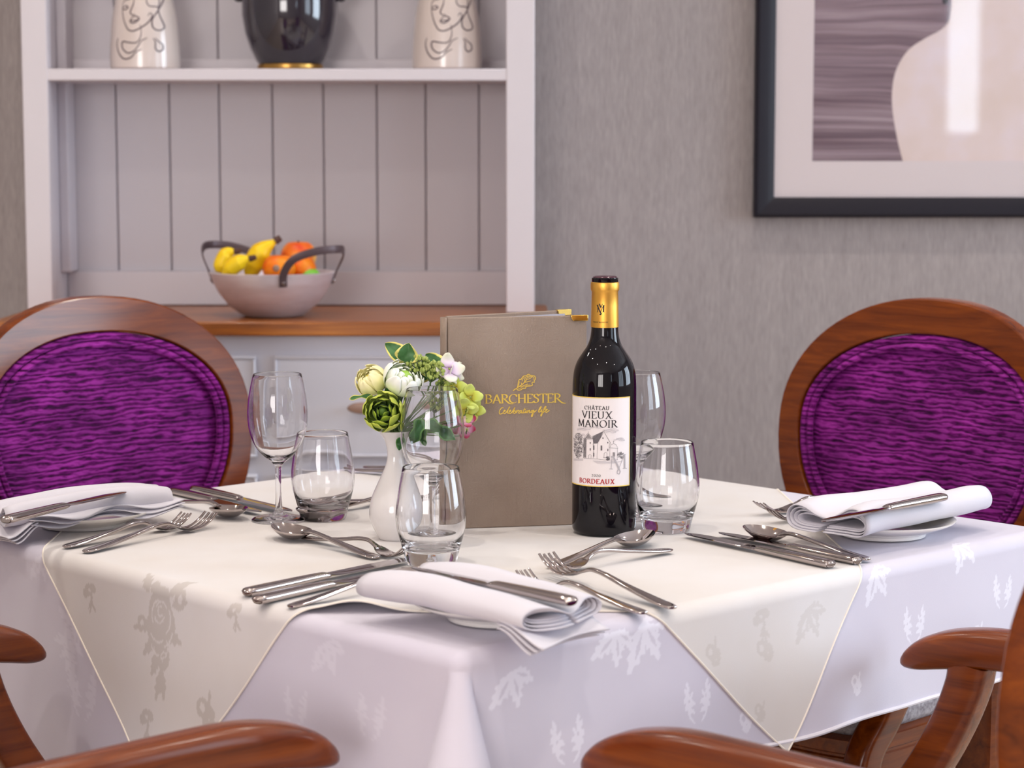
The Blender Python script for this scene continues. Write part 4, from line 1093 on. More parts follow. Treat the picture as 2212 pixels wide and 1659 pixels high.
# far left setting
lay('table_knife', (420, 1057), (632, 1113), 'far knife of two behind the left plate, near the wine glass foot')
lay('dessert_knife', (375, 1062), (590, 1121), 'near knife of two behind the left plate, under a spoon bowl')
lay('soup_spoon', (352, 1080), (522, 1103), 'spoon pointing out from the left napkin over a knife', tz=.013)
lay('dessert_fork', (690, 1103), (818, 1066), 'fork beside the vase seen past the left tumbler', tz=.0165)
lay('dessert_spoon', (850, 1076), (700, 1116), 'spoon seen through the left tumbler, handle towards the vase')
lay('table_fork', (768, 1014), (986, 1049), 'nearer of two fork handles at the far table edge behind the vase')
lay('dessert_fork', (788, 1008), (1000, 1043), 'farther of two fork handles at the far table edge behind the vase')
# butter knives on the napkins
lay('dessert_knife', (12, 1126), (190, 1090), 'knife tucked into the napkin on the left plate', z=NZ + .022)
lay('dessert_knife', (1236, 1303), (862, 1232), 'knife lying on the napkin at the near corner', z=NZ + .0185)
lay('dessert_knife', (2037, 1076), (1755, 1133), 'knife lying in the fold of the right napkin', z=NZ + .027, pitch=R(-1))
# ------------------------------------------------------------------ lettering (strokes drawn with a broad pen)
def arc(cx, cy, rx, ry, a0, a1, n=14): return [(cx + rx * math.cos(R(a0 + (a1 - a0) * i / n)), cy + ry * math.sin(R(a0 + (a1 - a0) * i / n))) for i in range(n + 1)]
def sf_(x, y, w=.2): return [(x - w / 2, y), (x + w / 2, y)]
def bowlr(x, y0, y1, w): return [(x, y1)] + arc(x + w * .35, (y0 + y1) / 2, w * .65, (y1 - y0) / 2, 90, -90) + [(x, y0)]
GL = {
 'A': (.78, [[(.08, 0), (.40, 1)], [(.40, 1), (.72, 0)], [(.19, .34), (.60, .34)], sf_(.08, 0), sf_(.72, 0, .22)]),
 'B': (.68, [[(.14, 0), (.14, 1)], bowlr(.14, .52, 1, .40), bowlr(.14, 0, .52, .47), [(.02, 1), (.14, 1)], [(.02, 0), (.14, 0)]]),
 'C': (.76, [arc(.43, .5, .39, .5, 48, 312, 24), [(.69, .86), (.69, .70)]]),
 'D': (.82, [[(.14, 0), (.14, 1)], bowlr(.14, 0, 1, .60), [(.02, 1), (.14, 1)], [(.02, 0), (.14, 0)]]),
 'E': (.62, [[(.14, 0), (.14, 1)], [(.02, 1), (.55, 1)], [(.14, .52), (.45, .52)], [(.02, 0), (.58, 0)], [(.55, 1), (.55, .86)], [(.58, 0), (.58, .15)]]),
 'H': (.84, [[(.15, 0), (.15, 1)], [(.69, 0), (.69, 1)], [(.15, .52), (.69, .52)], sf_(.15, 0), sf_(.15, 1), sf_(.69, 0), sf_(.69, 1)]),
 'I': (.34, [[(.17, 0), (.17, 1)], sf_(.17, 0, .24), sf_(.17, 1, .24)]),
 'M': (1.02, [[(.12, 0), (.17, 1)], [(.17, 1), (.50, .05)], [(.50, .05), (.84, 1)], [(.84, 1), (.89, 0)], sf_(.12, 0), sf_(.89, 0, .24), [(.06, 1), (.17, 1)], [(.84, 1), (.95, 1)]]),
 'N': (.88, [[(.14, 0), (.14, 1)], [(.10, 1), (.72, 0)], [(.72, 0), (.72, 1)], sf_(.14, 0), sf_(.72, 1), [(.02, 1), (.14, 1)]]),
 'O': (.86, [arc(.43, .5, .38, .5, 0, 360, 32)]),
 'R': (.72, [[(.14, 0), (.14, 1)], bowlr(.14, .50, 1, .42), [(.30, .50), (.70, 0)], [(.02, 1), (.14, 1)], sf_(.14, 0), [(.66, 0), (.80, 0)]]),
 'S': (.56, [sm2([(.46, .82), (.38, .97), (.24, 1), (.09, .88), (.10, .70), (.26, .56), (.42, .42), (.46, .22), (.36, .03), (.20, 0), (.08, .08), (.05, .22)], 30), [(.46, .92), (.46, .74)]]),
 'T': (.68, [[(.34, 0), (.34, 1)], [(.03, 1), (.65, 1)], [(.03, 1), (.03, .84)], [(.65, 1), (.65, .84)], sf_(.34, 0)]),
 'U': (.82, [[(.14, 1), (.14, .30)] + arc(.40, .30, .26, .30, 180, 360) + [(.66, 1)], sf_(.14, 1), sf_(.66, 1)]),
 'V': (.76, [[(.08, 1), (.40, 0)], [(.40, 0), (.70, 1)], sf_(.08, 1, .22), sf_(.70, 1)]),
 'X': (.78, [sm2([(.02, .93), (.12, 1), (.22, .9), (.56, .1), (.68, 0), (.82, .06)], 20), [(.10, 0), (.68, 1)], sf_(.10, 0), sf_(.68, 1)]),
 '2': (.52, [sm2([(.06, .76), (.12, .93), (.26, 1), (.40, .88), (.38, .66), (.20, .32), (.04, .03)], 24), [(.04, .02), (.46, .02)]]),
 '0': (.56, [arc(.27, .5, .22, .5, 0, 360, 28)]),
 ' ': (.34, []),
}
GL['Â'] = (GL['A'][0], GL['A'][1] + [[(.26, 1.14), (.40, 1.28), (.54, 1.14)]])
# the wide R with a long leg used on the menu
GL['r'] = (.74, [[(.14, 0), (.14, 1)], bowlr(.14, .50, 1, .42), sm2([(.30, .50), (.55, .18), (.80, -.06), (1.10, -.12)], 14), [(.02, 1), (.14, 1)], sf_(.14, 0)])
def text_width(s, track): return sum(GL[c][0] + track for c in s) - track
def write(mb, s, surf, x0, x1, ybase, cap, weight=.14, track=.06, slope=0.0):
    """set a word between x0 and x1 (surface units), capitals 'cap' tall"""
    w = text_width(s, track); k = (x1 - x0) / w; x = 0
    nib = (weight * cap * .80, weight * cap * .22)
    for c in s:
        adv, strokes = GL[c]
        for st in strokes:
            P = []
            for a, b in zip(st[:-1], st[1:]):
                for q in range(3): P.append((a[0] + (b[0] - a[0]) * q / 3, a[1] + (b[1] - a[1]) * q / 3))
            P.append(st[-1])
            pts = [(x0 + (x + p[0]) * k, ybase + p[1] * cap + slope * (x + p[0]) * k) for p in P]
            mb.add(ribbon(pts, weight * cap * .26, surf, nib))
        x += adv + track

# ------------------------------------------------------------------ wine bottle
bc = T(1304, 1146.5, CLOTH_Z); bc.y = 2.476; bc.x = (1304 - IMG_W / 2) / F_PX * 2.513
wb = empty('wine_bottle', (bc.x, bc.y, CLOTH_Z), 0, 'dark red wine bottle with gold capsule and white label, in front of the menu', 'bottle')
BRD = .0368
prof = [(0, .006), (.012, .004), (.026, .0008), (.031, 0), (.0348, .002), (.0366, .0065), (BRD, .012), (BRD, .08)] + refine([(BRD, .166), (.0366, .173), (.0360, .181), (.0345, .190), (.0305, .200), (.0250, .2085), (.0200, .216), (.0170, .224), (.0157, .232), (.0153, .240)]) + [(.0147, .262), (.0144, .285), (.0152, .287), (.0152, .2935), (.013, .2945), (0, .2945)]
obj('glass_body', lathe(prof, 96), M['bottle'], wb, sharp=50)
cap_ = lathe([(.0159, .2375), (.01595, .238), (.0154, .262), (.0151, .2778), (.0160, .2795), (.0163, .2805), (.0164, .2865), (.0160, .2885), (.0146, .2893), (.0140, .2893)], 64)
capo = obj('foil_capsule', cap_, M['gold'], wb, sharp=30)
obj('closure_disc', lathe([(.0146, .2890), (.0148, .2925), (.0138, .2948), (.0118, .2958), (0, .2962)], 48), M['wax'], wb)
TC0 = R(-17.5); LZ0, LZ1, LHW = .0585, .1605, .0425
def on_bottle(rad):
    return lambda u, z: (rad * math.sin(TC0 + u / BRD), -rad * math.cos(TC0 + u / BRD), z)
def patch(u0, u1, z0, z1, surf, nu=40, nz=2):
    v = [surf(u0 + (u1 - u0) * i / nu, z0 + (z1 - z0) * j / nz) for i in range(nu + 1) for j in range(nz + 1)]
    return v, [(i * (nz + 1) + j, (i + 1) * (nz + 1) + j, (i + 1) * (nz + 1) + j + 1, i * (nz + 1) + j + 1) for i in range(nu) for j in range(nz)]
lab = obj('paper_label', patch(-LHW, LHW, LZ0, LZ1, on_bottle(BRD + .00025)), M['paper'], wb, sharp=0)
s2 = on_bottle(BRD + .00045); s3 = on_bottle(BRD + .0006)
mb = MB(); g = .0010
for a in ((-LHW, LHW, LZ1 - g, LZ1), (-LHW, LHW, LZ0, LZ0 + g), (LHW - g * .8, LHW, LZ0, LZ1), (-LHW, -LHW + g * .8, LZ0, LZ1)): mb.add(patch(*a, s2))
mb.build('gold_border', M['gold_print'], lab, sharp=0)
mb = MB()
write(mb, 'CHÂTEAU', s3, -.0140, .0152, .1463, .0042, .17, .14)
write(mb, 'VIEUX', s3, -.0178, .0185, .1365, .0078, .145, .07)
write(mb, 'MANOIR', s3, -.0238, .0242, .1265, .0080, .145, .08)
write(mb, '2020', s3, -.0046, .0058, .0700, .0026, .17, .12)
mb.build('lettering', M['black_ink'], lab, smooth=False, kind='stuff')
mb = MB(); write(mb, 'BORDEAUX', s3, -.0215, .0215, .0620, .0052, .20, .13)
mb.build('red_lettering', M['red_ink'], lab, smooth=False, kind='stuff')
# engraving of the manor: strokes in 0.1 mm-like drawing units read off the label (x right, y down)
def D(zx, zy):
    th = math.asin(max(-.999, min(.999, (zx / 7.54 + 1220 - 1304) / 69.0)))
    u = BRD * (th - R(2.4) - TC0)
    y = bc.y - BRD * math.cos(th)
    return u, Q(zx / 7.54 + 1220, zy / 7.54 + 840, y).z - CLOTH_Z
def draw(lines, w, m, name, surf=s3, fine=True):
    mb = MB()
    for L in lines:
        ww = w; 
        if isinstance(L, tuple): L, ww = L
        P = [D(*p) for p in L]
        Qp = []
        for a, b in zip(P[:-1], P[1:]):
            for q in range(2): Qp.append((a[0] + (b[0] - a[0]) * q / 2, a[1] + (b[1] - a[1]) * q / 2))
        Qp.append(P[-1]); mb.add(ribbon(Qp, ww, surf))
    return mb.build(name, m, lab, smooth=False, kind='stuff')
r_ = random.Random(3)
H_ = []
# outlines: tower, main gable, wing, well house
H_ += [[(305, 810), (380, 715), (465, 828)], [(380, 715), (380, 690)], [(305, 810), (350, 818), (465, 828)], [(308, 812), (305, 1125)], [(350, 820), (345, 1130)], [(462, 828), (460, 1125)],
       [(445, 775), (620, 690)], [(450, 900), (525, 885)], [(525, 885), (625, 690), (735, 885)], [(625, 690), (640, 685)], [(527, 885), (520, 1140)], [(735, 885), (728, 905)], [(715, 880), (710, 960)],
       [(610, 690), (612, 670), (635, 670), (638, 690)], [(530, 880), (628, 700), (730, 880)],
       [(712, 960), (850, 965)], [(720, 955), (740, 910), (780, 890), (820, 905), (845, 955)], [(780, 890), (782, 845)], [(770, 862), (793, 862)], [(722, 965), (720, 1150)], [(842, 968), (838, 1150)],
       [(310, 1130), (440, 1140), (520, 1142), (700, 1160), (850, 1150)], [(385, 1130), (388, 1085), (408, 1065), (428, 1085), (425, 1130)], [(630, 1120), (632, 1050), (655, 1030), (678, 1050), (676, 1120)], [(620, 1120), (690, 1118)]]
draw(H_, .00030, M['grey_ink'], 'engraved_outline')
# shaded roofs, windows, doorway as dense hatching
W_ = []
for i in range(26): W_.append([(330 + i * 4.6, 800 - max(0, 80 - abs(i - 11) * 8) * .95), (320 + i * 5.2, 812)])
for i in range(40): 
    t = i / 39; W_.append([(448 + 165 * t, 778 - 82 * t), (462 + 66 * t, 888 - 4 * t)])
for i in range(10): W_.append([(310 + i * 4, 818), (308 + i * 4, 1120)])
draw(W_, .00022, M['grey_ink'], 'engraved_hatching', s2)
K_ = []
for x, y, w, h in ((405, 868, 14, 26), (405, 965, 14, 40), (458, 922, 20, 72), (460, 1040, 16, 62), (606, 788, 12, 26), (682, 862, 12, 26), (576, 922, 26, 80), (684, 975, 12, 38), (318, 950, 8, 50), (765, 1030, 42, 70)):
    for i in range(4): K_.append([(x + w * (i + .5) / 4, y), (x + w * (i + .5) / 4, y + h)])
draw(K_, .00042, M['grey_ink'], 'engraved_windows')
F_ = []
for i in range(520):
    if i < 400:
        a, q = r_.random() * 2 * PI, math.sqrt(r_.random()); x, y = 222 + 80 * q * math.cos(a), 920 + 205 * q * math.sin(a)
        if x < 150 or x > 304: continue
    elif i < 470: a, q = r_.random() * 2 * PI, math.sqrt(r_.random()); x, y = 895 + 48 * q * math.cos(a), 1075 + 55 * q * math.sin(a)
    else: a, q = r_.random() * 2 * PI, math.sqrt(r_.random()); x, y = 690 + 25 * q * math.cos(a), 1135 + 25 * q * math.sin(a)
    a = r_.random() * 6.28; s = 5 + 7 * r_.random()
    F_.append([(x + s * math.cos(a + k_), y + s * math.sin(a + k_)) for k_ in (0, .8, 1.6, 2.4)])
draw(F_, .00036, M['grey_ink'], 'engraved_foliage')
G_ = []
for yb, x0, x1, am in ((640, 210, 420, 16), (655, 200, 350, 10), (620, 420, 580, 14), (660, 640, 860, 18), (690, 650, 820, 14), (820, 780, 960, 12), (800, 820, 940, 8), (740, 240, 330, 8)):
    for q in range(4): G_.append([(x0 + (x1 - x0) * i / 10, yb + q * 7 + am * math.sin(i * .7 + q) - q * 2) for i in range(11)])
for q in range(12): G_.append([(455 + 6 * q, 1170 + q * 3.4), (620, 1178 + q * 3), (930 - 12 * q, 1172 + q * 3.4)])
for q in range(5): G_.append([(150, 1140 + q * 7), (300, 1138 + q * 8)])
draw(G_, .00036, M['wash_ink'], 'faint_clouds')
MG = [([(757, 1112), (742, 1300)], .0006), ([(715, 1303), (768, 1303)], .0006), ([(740, 1105), (775, 1100), (870, 1300)], .0019), ([(870, 1300), (888, 1345), (872, 1385), (840, 1378), (838, 1345), (862, 1300)], .0010), ([(862, 1300), (952, 1068)], .0006), ([(955, 1068), (958, 1290)], .0020), ([(925, 1293), (990, 1293)], .0006), ([(940, 1066), (975, 1066)], .0006)]
draw(MG, .001, M['pale_ink'], 'pale_monogram', on_bottle(BRD + .0007))
# monogram and name on the capsule
def Cp(zx, zy, rad=.0161):
    px = 1240 + zx / 11.85; th = math.asin(max(-.99, min(.99, (px - 1308) / 28.5))) - R(2.4)
    return th, Q(px, 580 + zy / 11.85, bc.y - .015 * math.cos(th)).z - CLOTH_Z
def cap_s(u, z):
    rad = .01575 + .0008 * max(0, (.262 - z)) / .024 * .6 + .0002
    return (rad * math.sin(u / .0155), -rad * math.cos(u / .0155), z)
mb = MB()
for L, w in (([(640, 935), (628, 1110)], .0006), ([(606, 1112), (648, 1112)], .0003), ([(618, 930), (690, 1110), (714, 1140), (714, 1165), (698, 1178), (684, 1162)], .0012), ([(668, 900), (712, 1002)], .0013), ([(748, 905), (712, 1002)], .0006), ([(700, 1110), (775, 940)], .0006), ([(778, 940), (772, 1112)], .0014), ([(748, 1114), (800, 1114)], .0003), ([(760, 938), (800, 938)], .0003)):
    P = [(lambda q: (q[0] * .0155, q[1]))(Cp(*p)) for p in L]
    mb.add(ribbon(sm2(P, 12), w, cap_s))
a0 = Cp(530, 1380); a1 = Cp(880, 1380)
write(mb, 'VIEUX MANOIR', cap_s, a0[0] * .0155, a1[0] * .0155, a0[1], .0013, .2, .1)
mb.build('monogram', M['black_ink'], capo, smooth=False, kind='stuff')

# ------------------------------------------------------------------ menu folder
MS, ME, MBk = Vector((-.0805, 2.497, 0)), Vector((.0870, 2.531, 0)), Vector((.0690, 2.607, 0))
MH = .2465
mn = empty('menu_folder', (MS.x, MS.y, CLOTH_Z), 0, 'taupe leather menu folder with gold lettering standing behind the wine bottle', 'menu')
def cover(name, a, b, h, th, r=.0022):
    d = (b - a); L = d.length; d.normalize(); nrm = Vector((d.y, -d.x, 0))
    if nrm.y > 0: nrm = -nrm
    v, f = [], []; nx, nz = 24, 24
    # closed slab with softly rounded edges
    rings = []
    for j in range(nz + 1):
        z = h * j / nz; ring = []
        for q in range(nx + 1): ring.append((a - MS) + d * (L * q / nx) + nrm * (th / 2 + .0006 * math.sin(q * .5) * math.sin(j * .3)) + Vector((0, 0, z)))
        for q in range(nx, -1, -1): ring.append((a - MS) + d * (L * q / nx) - nrm * th / 2 + Vector((0, 0, z)))
        rings.append(ring)
    return obj(name, loft(rings), M['leather'], mn, bevel=.0012), d, nrm, L
cf, cdv, cn, cl_ = cover('front_cover', MS + Vector((.006, .001, 0)), ME, MH, .0032)
cb, bdv, bn, bl_ = cover('back_cover', MS + Vector((.004, .008, 0)), MBk, MH + .0012, .0032)
sp = []
for j in range(13):
    z = MH * j / 12; sp.append([Vector((.0045 + .0062 * math.cos(a) * 1.0, .0050 + .0062 * math.sin(a), z)) for a in [PI * .30 + PI * 1.25 * k / 10 for k in range(11)]] )
obj('spine', loft(sp, cap=False, closed_ring=False), M['leather'], mn, solid=.0016)
mbp = MB()
for off in (.0032, .0052):
    a = Vector((.010, .004 + off, .003)); b = (MBk - MS) - bdv * .010 + bn * (.0075 - off); d = b - a; d.z = 0
    mbp.add(loft([[a, a + Vector((0, 0, MH - .006)), a + Vector((0, .0007, MH - .006)), a + Vector((0, .0007, 0))], [a + d, a + d + Vector((0, 0, MH - .006)), a + d + Vector((0, .0007, MH - .006)), a + d + Vector((0, .0007, 0))]]))
mbp.build('inner_leaf', mat('grey_lining', C(176, 170, 180), 0.5), mn, smooth=False)
def corner_clip(par, a, d, nrm, h):
    w, hh, t = .0195, .0062, .0030
    o = a - MS + Vector((0, 0, h))
    v = []
    for x, z in ((.0012, .0008), (-w, .0008), (-w + .001, -.0040), (-w + .003, -hh), (.0012, -hh)):
        for y in (t, -t): v.append(o + d * x + nrm * y + Vector((0, 0, z)))
    n = 5; f = [tuple(range(0, 2 * n, 2)), tuple(range(2 * n - 1, 0, -2))] + [(2 * i, 2 * i + 1, (2 * i + 3) % (2 * n), (2 * i + 2) % (2 * n)) for i in range(n)]
    obj('brass_corner', (v, f), M['gold_clip'], mn, bevel=.0006, label='brass corner clip')
corner_clip(cf, ME, cdv, cn, MH); corner_clip(cb, MBk, bdv, bn, MH + .0012)
pl0 = MS + Vector((.006, .001, 0)) + cn * .0026
def on_menu(px, py):
    """point of the front cover met by a sight line"""
    r = _ray(px, py); o = Vector((0, 0, CAM_Z)); t = (pl0 - o).dot(cn) / r.dot(cn)
    return o + r * t - Vector((MS.x, MS.y, CLOTH_Z))
def zz(L): return [(1020 + a / 10.055, 780 + b / 10.055) for a, b in L]
menu_s = lambda x, y: on_menu(x, -y)
mb = MB()
write(mb, 'BArCHESTEr'.replace('A', 'A'), menu_s, 1047.5, 1213.5, -871.2, 18.6, .165, .00, .0135)
scr = [[(680, 1015), (650, 1010), (615, 1045), (590, 1100), (595, 1140), (620, 1150), (660, 1130), (690, 1100), (718, 1082), (712, 1064), (690, 1080), (677, 1118), (697, 1140), (732, 1122), (780, 1050), (815, 1000), (803, 1002), (780, 1060), (767, 1120), (787, 1134), (810, 1105), (838, 1084), (834, 1066), (812, 1080), (801, 1120), (822, 1140), (856, 1118), (880, 1085), (932, 1000)],
       [(932, 1000), (903, 1075), (886, 1135), (915, 1085), (942, 1090), (938, 1128), (905, 1140)], [(955, 1075), (968, 1082), (966, 1130), (976, 1095), (1000, 1068), (1016, 1082)],
       [(1072, 1080), (1038, 1080), (1012, 1110), (1020, 1134), (1055, 1112), (1080, 1072), (1070, 1118), (1090, 1128), (1120, 1080), (1146, 1020)], [(1120, 1080), (1110, 1124), (1140, 1118), (1174, 1072), (1161, 1118), (1182, 1116), (1206, 1072), (1200, 1124), (1226, 1078), (1250, 1072), (1244, 1114), (1264, 1112), (1290, 1085)],
       [(1112, 1060), (1166, 1050)], [(1188, 1036), (1192, 1032)], [(1330, 1072), (1296, 1074), (1280, 1104), (1300, 1114), (1345, 1066), (1322, 1150), (1302, 1205), (1286, 1190), (1310, 1140), (1370, 1092), (1396, 1060)],
       [(1436, 1100), (1490, 1020), (1500, 988), (1474, 1008), (1442, 1080), (1452, 1110), (1482, 1094), (1515, 1050), (1501, 1102), (1522, 1100), (1560, 1066), (1598, 1012), (1602, 986), (1576, 1000), (1546, 1080), (1516, 1160), (1496, 1196), (1490, 1170), (1522, 1130), (1572, 1096), (1628, 1060), (1624, 1042), (1602, 1055), (1592, 1092), (1612, 1114), (1650, 1090), (1676, 1064)], [(1526, 1022), (1530, 1018)]]
for L in scr: mb.add(ribbon(sm2([(x, -y) for x, y in zz(L)], max(8, 5 * len(L))), 1.9, menu_s))
leaf_l = [([(890, 650), (915, 622), (960, 596), (1010, 560), (1080, 512), (1130, 468), (1165, 425), (1180, 400)], 1.7),
          ([(960, 596), (985, 560), (1000, 480), (1010, 430), (1035, 392), (1058, 404), (1080, 370), (1110, 332), (1160, 316), (1184, 332), (1192, 302), (1225, 286), (1250, 302), (1290, 312), (1350, 322), (1376, 360), (1368, 400), (1345, 428), (1352, 460), (1310, 460), (1298, 488), (1312, 520), (1262, 540), (1202, 546), (1172, 560), (1150, 596), (1092, 596), (1060, 624), (1000, 630), (958, 598)], 1.5),
          ([(1190, 345), (1225, 325), (1290, 335), (1330, 345), (1345, 375), (1330, 410)], 1.2), ([(1080, 512), (1060, 460)], 1.2), ([(1130, 468), (1140, 400), (1165, 340)], 1.2), ([(1040, 560), (1090, 545), (1150, 520), (1212, 495)], 1.2), ([(1150, 462), (1220, 445), (1275, 430)], 1.2), ([(1180, 400), (1238, 386), (1300, 345)], 1.2), ([(1180, 400), (1195, 360), (1250, 345)], 1.1), ([(1000, 600), (1050, 590), (1080, 565), (1140, 560), (1180, 530), (1260, 515)], 1.0), ([(1005, 540), (1030, 440)], 1.0), ([(1080, 440), (1110, 370), (1140, 345)], 1.0)]
for L, w in leaf_l: mb.add(ribbon(sm2([(x, -y) for x, y in zz(L)], 3 * len(L)), w * 1.15, menu_s))
mb.build('gold_lettering', M['gold_print'], cf, smooth=False, kind='stuff')

# ------------------------------------------------------------------ flowers
def orient(axis): return Vector((0, 0, 1)).rotation_difference(Vector(axis).normalized())
LIP = Vector((vp.x, vp.y, CLOTH_Z + .119))
def stem_curve(base, tip, d):
    d = Vector(d).normalized(); L = (tip - base).length
    return smooth_path([base + Vector((0, 0, -.045)), base, base * .5 + tip * .5 - d * L * .12 + Vector((0, 0, L * .05)), tip - d * L * .12, tip], 24)
def ranunculus(px, py, y, r, axis, m, label, opening=(58, 40, 30, 22, 15), heart=False, sx=1.0, seed=0):
    p = Q(px, py, y); rr = random.Random(seed)
    e = empty('ranunculus', p, 0, label, 'flower', 'ranunculus heads in the bud vase')
    q = orient(axis)
    for j, op_ in enumerate(opening):
        n = ((5, 5, 4, 4, 3) if heart else (6, 6, 5, 5, 4))[j]; rj = r * ((1, .85, .69, .51, .34)[j] if heart else 1 - .135 * j)
        for i in range(n):
            ph = 2 * PI * (i + .37 * j + .1 * rr.random()) / n; dw = 2 * PI / n * .82; oe = R(op_ * (1 + .22 * (rr.random() - .5)))
            v, reach = [], []; NU, NV = 10, 12
            tw = .25 * (rr.random() - .5); sc = 1 + .05 * (rr.random() - .5)
            for a in range(NU + 1):
                u = a / NU * 2 - 1
                for b in range(NV + 1):
                    t = b / NV; pol = PI * .97 - (PI * .97 - oe - .10 * u * u * R(60) * t) * t
                    w = dw * (.35 + .65 * math.sin(PI * min(1, .25 + t * .55)) ) * (1 - .35 * max(0, t - .75) / .25)
                    R_ = rj * sc * (1 + .05 * t ** 3 + .025 * math.sin(5 * u + 3 * i) * t * t + .012 * abs(u))
                    az = ph + u * w / 2 * 1.12 + tw * t
                    v.append(q @ Vector((R_ * math.sin(pol) * math.cos(az) * sx, R_ * math.sin(pol) * math.sin(az) * sx, R_ * math.cos(pol) * .88))); reach.append(t - (.20 if heart else .06) * j)
            f = [(a * (NV + 1) + b, (a + 1) * (NV + 1) + b, (a + 1) * (NV + 1) + b + 1, a * (NV + 1) + b + 1) for a in range(NU) for b in range(NV)]
            obj('petal', (v, f), m, e, attr={'reach': reach}, solid=.0005, sharp=0)
    v, f = ball(r * (.24 if heart else .42), 14, 10, 1, 1, 1.05)
    obj('heart', ([q @ Vector(x) for x in v], f), M['petal_heart'] if heart else m, e)
    tip = p - q @ Vector((0, 0, r * .82)); S = stem_curve(LIP + Vector((rr.uniform(-.006, .006), rr.uniform(-.004, .006), 0)), tip, q @ Vector((0, 0, 1)))
    obj('stem', tube([x - p for x in S], .0016, 7), M['stem'], e)
    return e
ranunculus(802, 822, 2.452, .0188, (-.50, -.42, .62), M['petal_cream'], 'pale yellow ranunculus at the left of the bouquet', (34, 30, 24, 20, 14), seed=1, sx=.98)
ranunculus(872, 817, 2.438, .0222, (.42, -.52, .74), M['petal_white'], 'white ranunculus with a green centre, the largest in the bouquet', (52, 46, 38, 28, 18), seed=2, sx=1.02)
ranunculus(827, 889, 2.418, .0222, (-.10, -.93, .30), M['petal_green'], 'green ranunculus with a dark open heart, lowest in the bouquet', (60, 52, 46, 42, 30), True, seed=3, sx=1.0)
def leaf_mesh(L, w, curl=.25, lobes=0, fold=.35):
    v, mg = [], []; NU, NV = 12, 18
    for b in range(NV + 1):
        t = b / NV; half = w / 2 * (math.sin(PI * t ** .75) ** .8 if 0 < t < 1 else 0.0)
        if lobes: half *= 1 + .32 * math.sin(lobes * PI * t + .6)
        for a in range(NU + 1):
            u = a / NU * 2 - 1
            v.append(Vector((u * half, L * t, abs(u) * half * fold - curl * L * t * t + .002 * math.sin(9 * t) * u))); mg.append(max(abs(u), 1.6 * abs(t - .5)) - .12)
    f = [(b * (NU + 1) + a, b * (NU + 1) + a + 1, (b + 1) * (NU + 1) + a + 1, (b + 1) * (NU + 1) + a) for b in range(NV) for a in range(NU)]
    return v, f, mg
def leaf_sprig(label, leaves, m='leaf', y=2.44):
    """leaves: (base px, tip px, depth base, depth tip, width mm, normal hint, lobes)"""
    p = LIP; e = empty('leaf_sprig', p, 0, label, 'foliage', 'leafy sprigs in the bud vase')
    ms = None
    for (b, t, yb, yt, w, nh, lb) in leaves:
        B_, T_ = Q(b[0], b[1], yb), Q(t[0], t[1], yt); d = T_ - B_; L = d.length; d.normalize()
        n = Vector(nh); n = (n - d * n.dot(d)).normalized(); s = d.cross(n)
        v, f, mg = leaf_mesh(L * 1.04, w / 1000, .12, lb)
        obj('leaf', ([B_ - p + s * x.x + d * x.y + n * x.z for x in v], f), M[m], e, attr={'margin': mg}, solid=.0004, sharp=0)
        S = stem_curve(LIP + Vector((rng.uniform(-.006, .006), rng.uniform(-.004, .006), 0)), B_, d)
        obj('stem', tube([x - p for x in S], .0012, 6), M['stem'], e)
    return e
FR = (0, -1, .25)
leaf_sprig('two variegated leaves at the top of the bouquet', [((880, 779), (834, 741), 2.452, 2.456, 22, (-.1, -.9, .5), 0), ((874, 782), (884, 744), 2.444, 2.440, 27, (.1, -1, .1), 0)])
leaf_sprig('variegated leaves behind the bud clusters at the upper right', [((951, 796), (922, 764), 2.456, 2.46, 22, (.2, -1, .6), 0), ((905, 800), (950, 806), 2.452, 2.45, 15, (0, -1, .6), 0), ((898, 818), (936, 800), 2.458, 2.456, 18, (0, -1, .3), 0)])
leaf_sprig('pointed green leaf at the far left of the bouquet', [((806, 858), (757, 857), 2.440, 2.436, 10, (0, -.6, 1), 0)])
leaf_sprig('dark ivy leaves hanging by the vase neck', [((912, 905), (888, 958), 2.425, 2.420, 17, (.1, -1, .1), 3), ((918, 912), (985, 948), 2.440, 2.436, 18, (-.1, -1, .4), 3), ((905, 925), (918, 962), 2.430, 2.426, 14, (0, -1, .1), 2), ((866, 944), (862, 972), 2.418, 2.416, 10, (0, -1, 0), 0)], 'leaf_dark')
leaf_sprig('long olive leaf behind the green ranunculus', [((845, 850), (868, 905), 2.45, 2.45, 14, (.3, -1, 0), 0), ((832, 838), (860, 858), 2.452, 2.45, 14, (0, -1, .2), 0)])
def bud_sprig(label, clusters, seed):
    rr = random.Random(seed); p = LIP; e = empty('bud_sprig', p, 0, label, 'foliage', 'bud sprigs in the bud vase'); buds = MB(); st = MB()
    for (cx, cy, y, rx, ry, n) in clusters:
        c = Q(cx, cy, y); root = c + Vector((-.004, .004, -.016))
        for i in range(n):
            a, q_ = rr.random() * 2 * PI, math.sqrt(rr.random())
            w = c + Vector((rx * q_ * math.cos(a), rr.uniform(-.008, .004), ry * q_ * math.sin(a)))
            b = ball(rr.uniform(.0013, .0021), 7, 5, 1, 1, 1.25); buds.add(([Vector(x) + w - p for x in b[0]], b[1]))
            st.add(tube([root - p, (root * .4 + w * .6) - p + Vector((0, 0, -.001)), w - p], .00035, 4))
        S = stem_curve(LIP + Vector((.003, .003, 0)), root, (0.3, 0, 1)); st.add(tube([x - p for x in S], .0010, 6))
    buds.build('buds', M['berry'], e, kind='stuff'); st.build('stems', M['stem'], e)
    return e
bud_sprig('cluster of small green buds above the white ranunculus', [(905, 786, 2.446, .013, .010, 90), (937, 797, 2.442, .013, .010, 80)], 1)
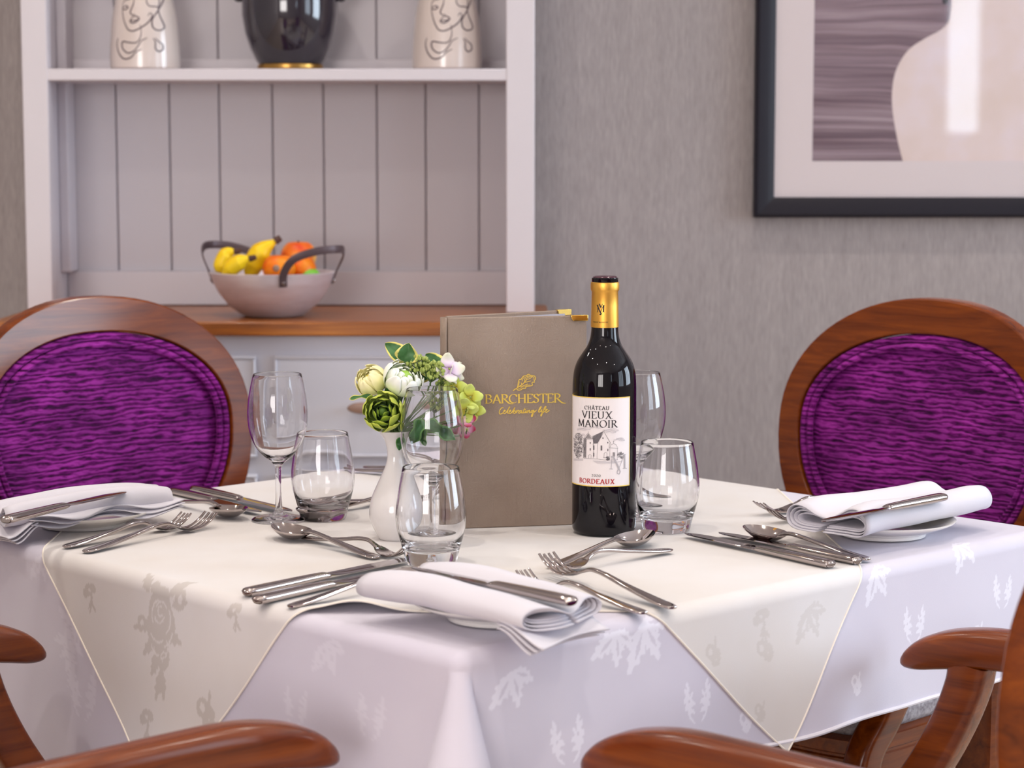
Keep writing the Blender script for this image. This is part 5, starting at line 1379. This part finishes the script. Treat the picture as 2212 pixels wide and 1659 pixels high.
bud_sprig('cluster of small green buds beside the menu spine', [(962, 828, 2.452, .010, .011, 60), (945, 865, 2.456, .013, .010, 45)], 2)
def floret(e, p0, c, r, axis, m, n=4, seed=0):
    rr = random.Random(seed); q = orient(axis)
    for i in range(n):
        a0 = 2 * PI * i / n + .4; v, reach = [], []; NU, NV = 8, 8
        for b in range(NV + 1):
            t = b / NV
            for a in range(NU + 1):
                u = a / NU * 2 - 1
                half = r * .52 * math.sin(PI * (.12 + .80 * t)) ** .8; x = r * (t * 1.0 + .08)
                zz_ = r * (.30 * t * t - .14 * u * u * t + .06 * math.sin(6 * t + i))
                lx, ly = x, u * half
                v.append(c - p0 + q @ Vector((lx * math.cos(a0) - ly * math.sin(a0), lx * math.sin(a0) + ly * math.cos(a0), zz_))); reach.append(t)
        f = [(b * (NU + 1) + a, b * (NU + 1) + a + 1, (b + 1) * (NU + 1) + a + 1, (b + 1) * (NU + 1) + a) for b in range(NV) for a in range(NU)]
        obj('petal', (v, f), m, e, attr={'reach': reach}, solid=.0004, sharp=0)
def hydrangea(label, fl, seed=0):
    p = LIP; e = empty('hydrangea_sprig', p, 0, label, 'flower', 'hydrangea sprigs in the bud vase')
    for k, (px, py, y, r, ax, m) in enumerate(fl):
        c = Q(px, py, y); floret(e, p, c, r, ax, M[m], 4, k)
        b = ball(.0014, 8, 6); obj('heart', ([Vector(x) + c - p for x in b[0]], b[1]), M['berry'], e)
        S = stem_curve(LIP + Vector((.005, .002, 0)), c, (.5, 0, .8)); obj('stem', tube([x - p for x in S], .0008, 6), M['stem'], e)
    return e
hydrangea('lilac hydrangea florets at the upper right of the bouquet', [(970, 797, 2.446, .0165, (.35, -.8, .45), 'petal_lilac'), (984, 806, 2.452, .0125, (.75, -.5, .1), 'petal_lilac')])
hydrangea('lime hydrangea florets in front of the menu spine', [(982, 838, 2.448, .0135, (.3, -.9, .1), 'petal_lime'), (1016, 858, 2.450, .0135, (.35, -.9, .2), 'petal_lime'), (1006, 886, 2.446, .0135, (.2, -.95, -.1), 'petal_lime'), (1026, 886, 2.454, .0120, (.5, -.8, -.2), 'petal_lime')])
hydrangea('pink edged hydrangea florets low on the right of the bouquet', [(1008, 905, 2.446, .0100, (.3, -.8, .4), 'petal_pink'), (1008, 927, 2.450, .0095, (.4, -.9, -.2), 'petal_pink'), (985, 920, 2.456, .009, (.1, -1, 0), 'petal_pink')])
